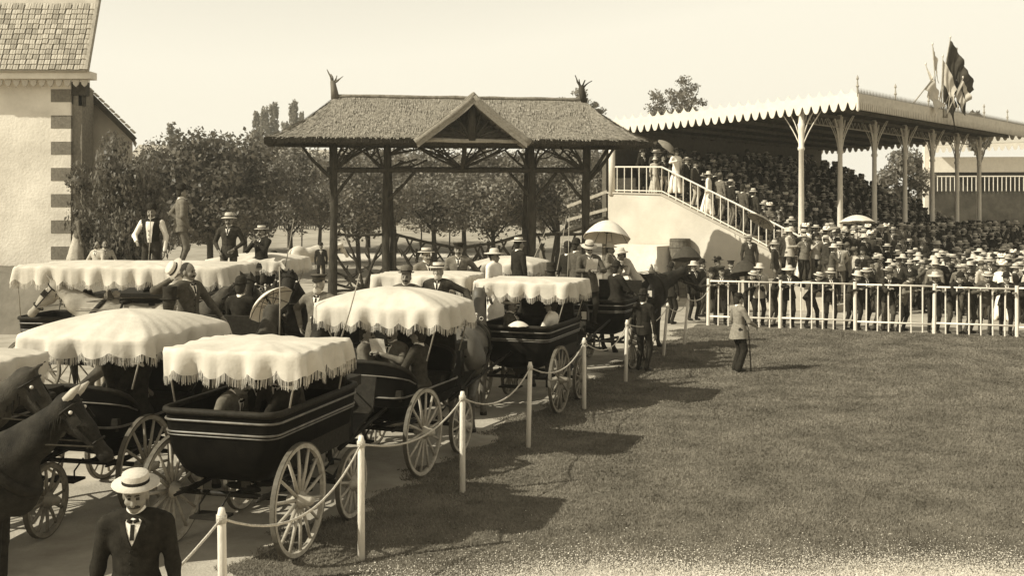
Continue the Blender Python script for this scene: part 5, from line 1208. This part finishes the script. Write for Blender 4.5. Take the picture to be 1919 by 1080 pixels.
seat(CC, -.34, .5, 90, 'passenger on the left bench of the third carriage', 'straw', 2, 1, h=.025)
seat(CC, .34, .7, 270, 'lady in white blouse on the right bench of the third carriage', 'lady', dressw, dressd, h=.025, skirt=True, stash=False)
seat(CH_, .3, .5, 270, 'dark passenger under the wide pointed canopy', 'bowler', 0, 0, h=.025)
seat(CH_, -.3, 1.0, 90, 'second passenger under the wide pointed canopy', 'cap', 1, 1, h=.03)
seat(CF, -.3, .6, 90, 'passenger under the second-row canopy', 'boater', 1, 1, h=.03)
for i in range(4): seat(CI, .3 if i % 2 else -.3, .5 + .8 * i, 270 if i % 2 else 90, ['passenger at the rear of the long charabanc', 'second passenger from the rear of the charabanc', 'third passenger from the rear of the charabanc', 'passenger at the front of the charabanc'][i], ('bowler', 'lady', 'cap', 'boater')[i], (1, 4, 0, 2)[i], 1, h=.03, stash=i != 1)
for car_, nm_, hk_ in ((CC, 'coachman on the box of the third carriage', 'top'), (CJ, 'coachman on the box beyond the rounded far canopy', 'bowler'), (CG, 'coachman on the box beyond the sloping canopy', 'cap'), (CH_, 'coachman on the box beyond the wide pointed canopy', 'top'), (CL, 'coachman on the box ahead of the man raising his hat', 'bowler')):
    seat(car_, 0, 1.72, 0, nm_, hk_, 0, 1, pelvis=1.52, h=.026)
umbrella('tilted pale parasol resting low between the dark horses', X_at(497, 15.4), 15.4, Z_at(556, 15.4), .36, silkw, -48, 300, shaft=.6, dep=.45)
umbrella('small pale parasol lying folded-down on the third carriage rail', X_at(972, 17.3), 17.3, Z_at(602, 17.3), .17, silkw, 0, 0, shaft=.1, dep=.45)
for i, (px, Y, y0, y1, dx) in enumerate([(1048, 21, 560, 405, 14), (1065, 21.2, 548, 404, 2), (1010, 24, 500, 425, 16), (543, 22, 500, 410, 8), (524, 14, 640, 500, 0), (655, 12.4, 650, 513, 20)]):
    stick('whip', ['slim pale whip leaning over the third carriage canopy', 'upright pale whip just left of the newspaper reader', 'pale whip near the right gate post', 'thin pale whip before the meadow left of the gate', 'thin whip rising behind the nearest canopy', 'slanting pale whip left of the second canopy'][i], 'whip', (X_at(px - dx, Y), Y, Z_at(y0, Y)), (X_at(px + dx, Y), Y, Z_at(y1, Y)), .011, woodp)
# grassy bank by the house
g = []
for i in range(24):
    x = -19 + i * .52; k = min(1, max(0, (-8.6 - x) / 1.6)); k = k * k * (3 - 2 * k)
    g.append([V(x, 28.4 + (q - .5 if q else -.6) * .6, 0 if q == 0 else 1.55 * k * min(1, (q) / 2.) - .01 + .03 * math.sin(3 * x + q)) for q in (0, 1, 2, 4, 7, 10)])
mb = MB(); mb.surf(g); mb.f = [f[::-1] for f in mb.f]; mb.build('grass_bank', hedgem, kind='structure', smooth=True)
# barrel and dark umbrellas by the staircase wall
bx_, by_ = X_at(1275, 39.5), 39.5
B = thing('barrel', 'tall dark staved barrel standing against the white staircase wall', 'barrel', (bx_, by_, 0))
def stave(a0, a1, nm='stave'):
    mb = MB(); prof = [(.36, .0), (.40, .5), (.42, 1.1), (.40, 1.7), (.38, 2.17)]; g = [[V((r + d) * math.cos(a), (r + d) * math.sin(a), z) for r, z in prof] for d in (0, ) for a in (a0, (a0 + a1) / 2, a1)]; mb.surf(g); g2 = [[V((r - .03) * math.cos(a), (r - .03) * math.sin(a), z) for r, z in prof] for a in (a0, a1)]; mb.surf(g2)
    mb.add([g[0][-1], g[2][-1], g2[1][-1], g2[0][-1]], [(0, 1, 2, 3)]); return mb.build(nm, mat('barrel_wood', .13, .8, .4, 8), B)
for i in range(18): stave(2 * math.pi * (i + .03) / 18, 2 * math.pi * (i + .97) / 18)
for z, r_ in ((.35, .405), (1.1, .428), (1.85, .408), (2.09, .39)): MB().lathe([(r_, z - .03), (r_ + .008, z), (r_, z + .03)], 24).build('hoop', tyrem, B)
MB().lathe([(0, 2.02), (.35, 2.02)], 18).build('barrel_head', woodd, B)
umbrella('dark open umbrella in front of the barrel', X_at(1287, 33.5), 33.5, Z_at(462, 33.5), .50, silkb, 12, 180, dep=.85)
umbrella('black open umbrella just behind the left end of the rail fence', X_at(1394, 31.0), 31.0, Z_at(488, 31.0), .45, silkb, 14, 170, dep=.9)
umbrella('pale parasol at the foot of the white staircase', X_at(1432, 36.0), 36.0, Z_at(407, 36.0), .52, silkg, 35, 250)
umbrella('white parasol above the boaters in the thick of the crowd', X_at(1606, 36.5), 36.5, Z_at(403, 36.5), .62, silkw, 6, 180, dep=.42)
umbrella('small pale parasol left of the white parasol in the crowd', X_at(1556, 37.), 37., Z_at(424, 37.), .36, silkg, 12, 120)
# ================================================================ people on the stair and landing
def S_person(lab, t, s, z, face, hk, j, tr, **kw):
    p = s_world(t, s, z); return person(lab, p[0], p[1], p[2], face, hk, j, tr, **kw)
def s_of(px, t):   # where a photo column meets the line t = const of the stand
    lo, hi = -8., 12.
    for _ in range(40):
        m_ = (lo + hi) / 2; p = s_world(t, m_)
        if 960 + FPX * p[0] / p[1] > px: lo = m_
        else: hi = m_
    return lo
def stair_z(s): return 3.86 if s > 5.1 else 3.8 - (5.1 - s) * .449
S_person('lady in long white dress at the corner of the stair landing', -.72, s_of(1268, -.7), 3.86, 150, 'ladyd', dressw, dressw, h=.024, skirt=True, stash=False, rh=(.2, .3, 1.25), scale=.97)
lp = s_world(-.72, s_of(1256, -.7)); umbrella('grey parasol held over the lady in white on the landing', lp[0], lp[1] - .1, Z_at(270, lp[1]), .46, silkg, 42, 300)
for px, t, face, hk, j, tr, kw, lab in [
    (1228, -.6, 170, 'sun', 4, 4, dict(skirt=True, stash=False, scale=.8), 'child in pale clothes behind the landing railing'),
    (1243, -.4, 150, None, 1, 4, dict(scale=.85), 'small figure in pale skirt behind the landing railing'),
    (1205, -.5, 150, 'bowler', 0, 0, {}, 'man in dark clothes at the left end of the landing'),
    (1287, -.45, 140, 'boater', 0, 0, {}, 'man in boater and black coat beside the lady in white'),
    (1303, -.4, 130, 'cap', 1, 4, {}, 'person in dark jacket with pale lower clothes on the top stairs'),
    (1328, -.62, 110, 'sun', dressw, dressw, dict(skirt=True, stash=False, scale=.93), 'woman in pale straw hat and light dress on the upper stairs'),
    (1350, -.5, 60, 'grey', 3, 3, {}, 'man in grey in the middle of the stairs'),
    (1370, -.6, 70, 'boater', 0, 3, {}, 'man in boater and dark jacket halfway down the stairs'),
    (1392, -.62, 60, 'bowler', 2, 2, {}, 'man in dark grey jacket low on the stairs'),
    (1412, -.4, 60, 'straw', 1, 1, {}, 'man in tan straw hat near the foot of the stairs'),
    (1340, -.25, 90, 'bowler', 1, 1, {}, 'dark figure squeezed behind the woman on the stairs')]:
    s = s_of(px, t); S_person(lab, t, s, stair_z(s), face, hk, j, tr, h=.026, proto=('st', bool(kw.get('skirt'))), **{k: v for k, v in kw.items()})
p = (X_at(1405, 35.2), 35.2); person('man in dark suit and pale cap standing before the end of the white wall', p[0], p[1], ztop(437, 35.2, 1, False, 1), 185, 'boater', 1, 1, h=.024)
p = (X_at(1480, 35.6), 35.6); person('man in light grey jacket standing on the terrace steps', p[0], p[1], ztop(426, 35.6, 1, False, 1), 130, 'sun', 4, 2, h=.024, rh=(.12, .3, 1.15), lh=(-.12, .28, 1.12))
person('boy in dark suit and cap left of the man in light grey', X_at(1452, 35.0), 35.0, 0.55, 120, 'straw', 1, 2, .97, h=.026)
for px, Y, f_, hk, j, lab in [(1258, 30.6, 60, 'bowler', 0, 'man in black bowler beside the horse head below the barrel'), (1300, 31.5, 150, 'sun', 0, 'man in pale sun hat and dark coat below the barrel'), (1316, 32.6, 120, 'bowler', 1, 'man in bowler just left of the rail fence end'), (1345, 33.8, 140, 'ladyd', dressd, 'woman in dark dress behind the left end of the rail fence'), (1370, 32.4, 170, 'cap', 0, 'man in cap under the black umbrella by the rail fence')]:
    person(lab, X_at(px, Y), Y, 0, f_, hk, j, j, h=.026, proto=('bar', hk == 'ladyd'), skirt=hk == 'ladyd', stash=hk != 'ladyd')
# ================================================================ crowd
rc = random.Random(77)
KW = {'m1': dict(h=.034, hands=False, head_h=.02), 'm2': dict(h=.034, hands=False, head_h=.02, rh=(.10, .30, 1.12), lh=(-.12, .28, 1.1)), 'm3': dict(h=.034, hands=False, head_h=.02, lh=(-.21, .0, 1.0), rh=(.25, .02, .85), head_yaw=.5),
      'm4': dict(h=.034, hands=False, head_h=.02, head_yaw=-.5, lf=(-.12, .1, 0)), 'm5': dict(h=.034, hands=False, head_h=.02, lean=.12, rh=(.02, .30, 1.34), lh=(-.24, .06, .86), head_yaw=.3), 'm6': dict(h=.034, hands=False, head_h=.02, lean=.05, belly=.03, lh=(-.14, -.2, .95), rh=(.14, -.2, .95), head_yaw=-.3), 'w1': dict(h=.034, hands=False, head_h=.02, skirt=True, stash=False), 'ms': dict(h=.036, hands=False, head_h=.022, seated=True), 'ms2': dict(h=.036, hands=False, head_h=.022, seated=True, head_yaw=.4, lean=.15), 'ws': dict(h=.036, hands=False, head_h=.022, seated=True, skirt=True, stash=False)}
def spectator(kind, x, y, z, face, hk, j, t, label, group, sc_=1.): return person(label, x, y, z, face, hk, j, t, sc_, group, proto=kind, **KW[kind])
FACE = 90 + 41.          # the stand faces the course: right and towards the camera
# leaning along the rail fence
LEAN = [(1333, 'bowler', 0), (1352, 'cap', 1), (1404, 'boater', 0), (1422, 'sun', 4), (1447, 'bowler', 0), (1478, 'white', 0), (1518, 'boater', 0), (1556, 'straw', 0), (1592, 'sun', 1), (1618, 'boater', 0), (1645, 'grey', 1), (1664, 'boater', 0), (1690, 'bowler', 3), (1750, 'white', 0), (1784, 'bowler', 0), (1816, 'cap', 1), (1846, 'boater', 2), (1885, 'bowler', 1), (1912, 'boater', 0)]
ORD = ['first', 'second', 'third', 'fourth', 'fifth', 'sixth', 'seventh', 'eighth', 'ninth', 'tenth', 'eleventh', 'twelfth', 'thirteenth', 'fourteenth', 'fifteenth', 'sixteenth', 'seventeenth', 'eighteenth', 'nineteenth']
for i, (px, hk, j) in enumerate(LEAN):
    Y = 30.0
    for _ in range(4): Y = rail_y(X_at(px, Y)) + (.36 if i % 3 else .42)
    hn = {'bowler': 'black bowler', 'cap': 'dark cap', 'boater': 'straw boater', 'sun': 'pale straw hat', 'white': 'wide white straw hat', 'straw': 'tan straw hat', 'grey': 'grey felt hat'}[hk]
    person('man in %s at the rail fence, %s from the left' % (hn, ORD[i]), X_at(px, Y), Y, 0, 165 + rc.uniform(-35, 35), hk, j, 0 if rc.random() < .7 else 2, rc.uniform(.94, 1.02), 'men at the rail fence', proto='lean%d' % (i % 4),
           **[dict(h=.026, lean=.42, rh=(.18, .42, 1.18), lh=(-.18, .42, 1.18), head_h=.016), dict(h=.026, lean=.25, rh=(.10, .40, 1.20), lh=(-.22, .38, 1.19), head_yaw=.4, head_h=.016), dict(h=.026, lean=.5, rh=(.05, .48, 1.2), lh=(-.1, .46, 1.2), lf=(-.12, .22, 0), head_h=.016), dict(h=.026, lean=.1, head_yaw=-.4, rh=(.1, .3, 1.15), head_h=.016)][i % 4])
# ground, terrace and tier crowd
spots = []
for i in range(4200):
    t = rc.uniform(-2.6, 21); s = rc.uniform(-10.5, .1); p = s_world(t, s)
    if p[1] < rail_y(p[0]) + 1.0: continue
    px = 960 + FPX * p[0] / p[1]
    if px < 1455 or px > 1945: continue
    if s < -2.9:
        if p[1] < rail_y(p[0]) + 1.15 + max(0, 1640 - px) * .020: continue
        z = 0.
        if px < 1600 and s < -4.2: continue
    elif s < -1.7: z = .9 - .225 * math.ceil((-1.68 - s) / .34) if s < -1.68 else .9; z = max(0, z)
    else: z = .9
    if any((p[0] - q[0]) ** 2 + (p[1] - q[1]) ** 2 < (.42 if z > .5 else .49) ** 2 for q in spots): continue
    spots.append((p[0], p[1], z))
spots.sort(key=lambda q: q[1])
GL = {'boater': 'man in straw boater and dark suit standing in the crowd before the grandstand', 'sun': 'man in pale straw hat standing in the crowd before the grandstand', 'straw': 'man in tan straw hat standing in the crowd before the grandstand', 'bowler': 'man in black bowler and dark suit standing in the crowd before the grandstand', 'cap': 'man in dark cap standing in the crowd before the grandstand', 'grey': 'man in grey felt hat standing in the crowd before the grandstand', 'lady': 'woman in broad trimmed pale hat standing in the crowd before the grandstand', 'white': 'man in wide white straw hat standing in the crowd before the grandstand'}
NG = 0; rest = []
JN = ['black', 'charcoal', 'dark grey', 'grey', 'pale linen']
HN = {'boater': 'straw boater', 'sun': 'pale straw hat', 'straw': 'tan straw hat', 'bowler': 'black bowler', 'cap': 'dark cap', 'grey': 'grey felt hat', 'lady': 'pale trimmed hat', 'white': 'wide white straw hat', 'ladyd': 'dark trimmed hat'}
COLX = [1500, 1572, 1633, 1687, 1735, 1775, 1822]
def column_word(px): return ['first', 'second', 'third', 'fourth', 'fifth', 'sixth', 'last'][min(range(7), key=lambda k: abs(COLX[k] - px))]
made = {}
def number_them(d):
    for base, l in d.items():
        l.sort(key=lambda q: q[0])
        if len(l) == 1: l[0][1]['label'] = base; continue
        for k, (_, o_) in enumerate(l): o_['label'] = base + ', %s from left' % (ORD + ['twentieth'])[min(k, 19)]
for (x, y, z) in spots:
    hk = rc.choices(['boater', 'sun', 'straw', 'bowler', 'cap', 'grey', 'lady', 'white'], [34, 14, 10, 14, 6, 6, 9, 7])[0]
    kind = 'w1' if hk == 'lady' else rc.choice(['m1', 'm2', 'm3', 'm4', 'm5', 'm6']); face = FACE + rc.uniform(-70, 90); px = 960 + FPX * x / y
    if NG < 175:
        j = rc.choices([0, 1, 2, 3, 4], [30, 26, 18, 16, 10])[0]; t = rc.choices([0, 1, 2, 3, 4], [30, 26, 18, 14, 12])[0]; cn = JN[j]
        if hk == 'lady': j = t = rc.choice([dressw, dressd, suit[3]]); cn = {'white_dress': 'white', 'dark_dress': 'dark'}.get(j.name, 'grey')
        where = ('by the %s column' if z > .5 else 'before the %s column') % column_word(px); who = 'terrace' if z > .5 else 'crowd'
        lab = who + (' woman in %s dress and %s ' if hk == 'lady' else ' man in %s and %s ') % ((cn, HN[hk]) if hk == 'lady' else (cn, HN[hk])) + where
        o_ = spectator(kind, x, y, z, face, hk, j, t, lab, 'spectators standing before the grandstand', rc.uniform(.89, 1.06)); NG += 1; made.setdefault(lab, []).append((px, o_))
    else: rest.append((kind, x, y, z, face, hk))
number_them(made); made = {}
tier = []
for i in range(NT):
    for k in range(39):
        t = .25 + .515 * k + rc.uniform(-.2, .2)
        if t > TL - .2 or rc.random() < .04: continue
        p = s_world(t, .6 + .72 * i + .14 + rc.uniform(-.16, .16), .9 + .36 * i + .36 - .06 + rc.choice((0, 0, 0, .08, -.05, .22)))
        tier.append((p[1], p[0], p[1], p[2], i))
tier.sort(); NS = 0
for _, x, y, z, i in tier:
    hk = rc.choices(['boater', 'bowler', 'ladyd', 'straw', 'lady'], [28, 30, 14, 16, 14])[0]; kind = 'ws' if hk in ('lady', 'ladyd') else rc.choice(['ms', 'ms2']); face = FACE + rc.uniform(-50, 45); px = 960 + FPX * x / y
    if NS < 110:
        j = rc.choices([0, 1, 2, 3], [40, 32, 20, 8])[0]; lab = '%s in %s and %s seated in %s tier' % ('woman' if kind == 'ws' else 'man', JN[j], HN[hk], (['lowest'] + ORD[1:NT - 1] + ['top'])[i])
        o_ = spectator(kind, x, y, z, face, hk, j, rc.choice([0, 1, 2]), lab, 'spectators seated in the grandstand'); NS += 1; made.setdefault(lab, []).append((px, o_))
    else: rest.append((kind, x, y, z, face, hk))
number_them(made)
# everyone farther off: one mass
LOW = {k: person_mesh('low', **{**KW[k], 'h': .05, 'head_h': .032}) for k in ('m1', 'm2', 'w1', 'ms', 'ws')}
def low_arrays(k):
    me, M = LOW[k]; n = len(me.vertices); co = np.empty(n * 3); me.vertices.foreach_get('co', co); f = np.array([p.vertices[:] for p in me.polygons if len(p.vertices) == 4]); fm = np.array([p.material_index for p in me.polygons if len(p.vertices) == 4]); return co.reshape(-1, 3), f, fm, M
LA = {k: low_arrays(k) for k in LOW}
HA = {}
for hk, (kd, _, _) in HK.items():
    m_ = hat_mesh(kd); f = [q for q in m_.f if len(q) == 4]; HA[hk] = (np.array(m_.v), np.array(f), np.array([q for g_, q in zip(m_.f, m_.m) if len(g_) == 4]))
cm = [suit[0], suit[1], skin, shirt, hairm, shoem, suit[0], suit[2], suit[3], strawh, felt, strawt]
VS, FS, FM = [], [], []; off = 0
for kind, x, y, z, face, hk in rest:
    k = {'m3': 'm1', 'm4': 'm2', 'ms2': 'ms', 'm5': 'm2', 'm6': 'm1'}.get(kind, kind); co, f, fm, M = LA[k]; a = -R(face); RM = rotz(a); jm = rc.choices([0, 1, 7, 8], [38, 34, 20, 8])[0]; fm = np.where(fm == 0, jm, fm)
    VS.append(co @ RM.T + V(x, y, z)); FS.append(f + off); FM.append(fm); off += len(co)
    hv, hf, hm = HA[hk]; Mn = np.array(M); hv = hv @ Mn[:3, :3].T + Mn[:3, 3]; base = {'boater': 9, 'sun': 9, 'white': 9, 'lady': 9, 'straw': 11}.get(hk, 10)
    VS.append(hv @ RM.T + V(x, y, z)); FS.append(hf + off); FM.append(np.where(hm == 0, base, 0)); off += len(hv)
link('crowd', quick_mesh('crowd', np.concatenate(VS), np.concatenate(FS), cm, np.concatenate(FM), True), label='dense far mass of seated and standing spectators under the grandstand roof', cat='crowd', kind='stuff')
print('CROWD', NG, NS, len(rest))

# ================================================================ summer haze
hm = bpy.data.materials.new('haze_air'); hm.use_nodes = True; hn = hm.node_tree; hn.nodes.clear()
ho = hn.nodes.new('ShaderNodeOutputMaterial'); hv_ = hn.nodes.new('ShaderNodeVolumePrincipled')
hv_.inputs['Color'].default_value = (.98, .94, .82, 1); hv_.inputs['Density'].default_value = .0009; hv_.inputs['Anisotropy'].default_value = .2
hn.links.new(hv_.outputs[0], ho.inputs['Volume'])
o = MB().box((0, 106, 13.), (330, 280, 28)).build('haze', hm, None, kind='stuff'); o['label'] = 'thin pale summer haze over the whole ground'; o['category'] = 'haze'
sc.cycles.volume_bounces = 0; sc.cycles.volume_step_rate = 4
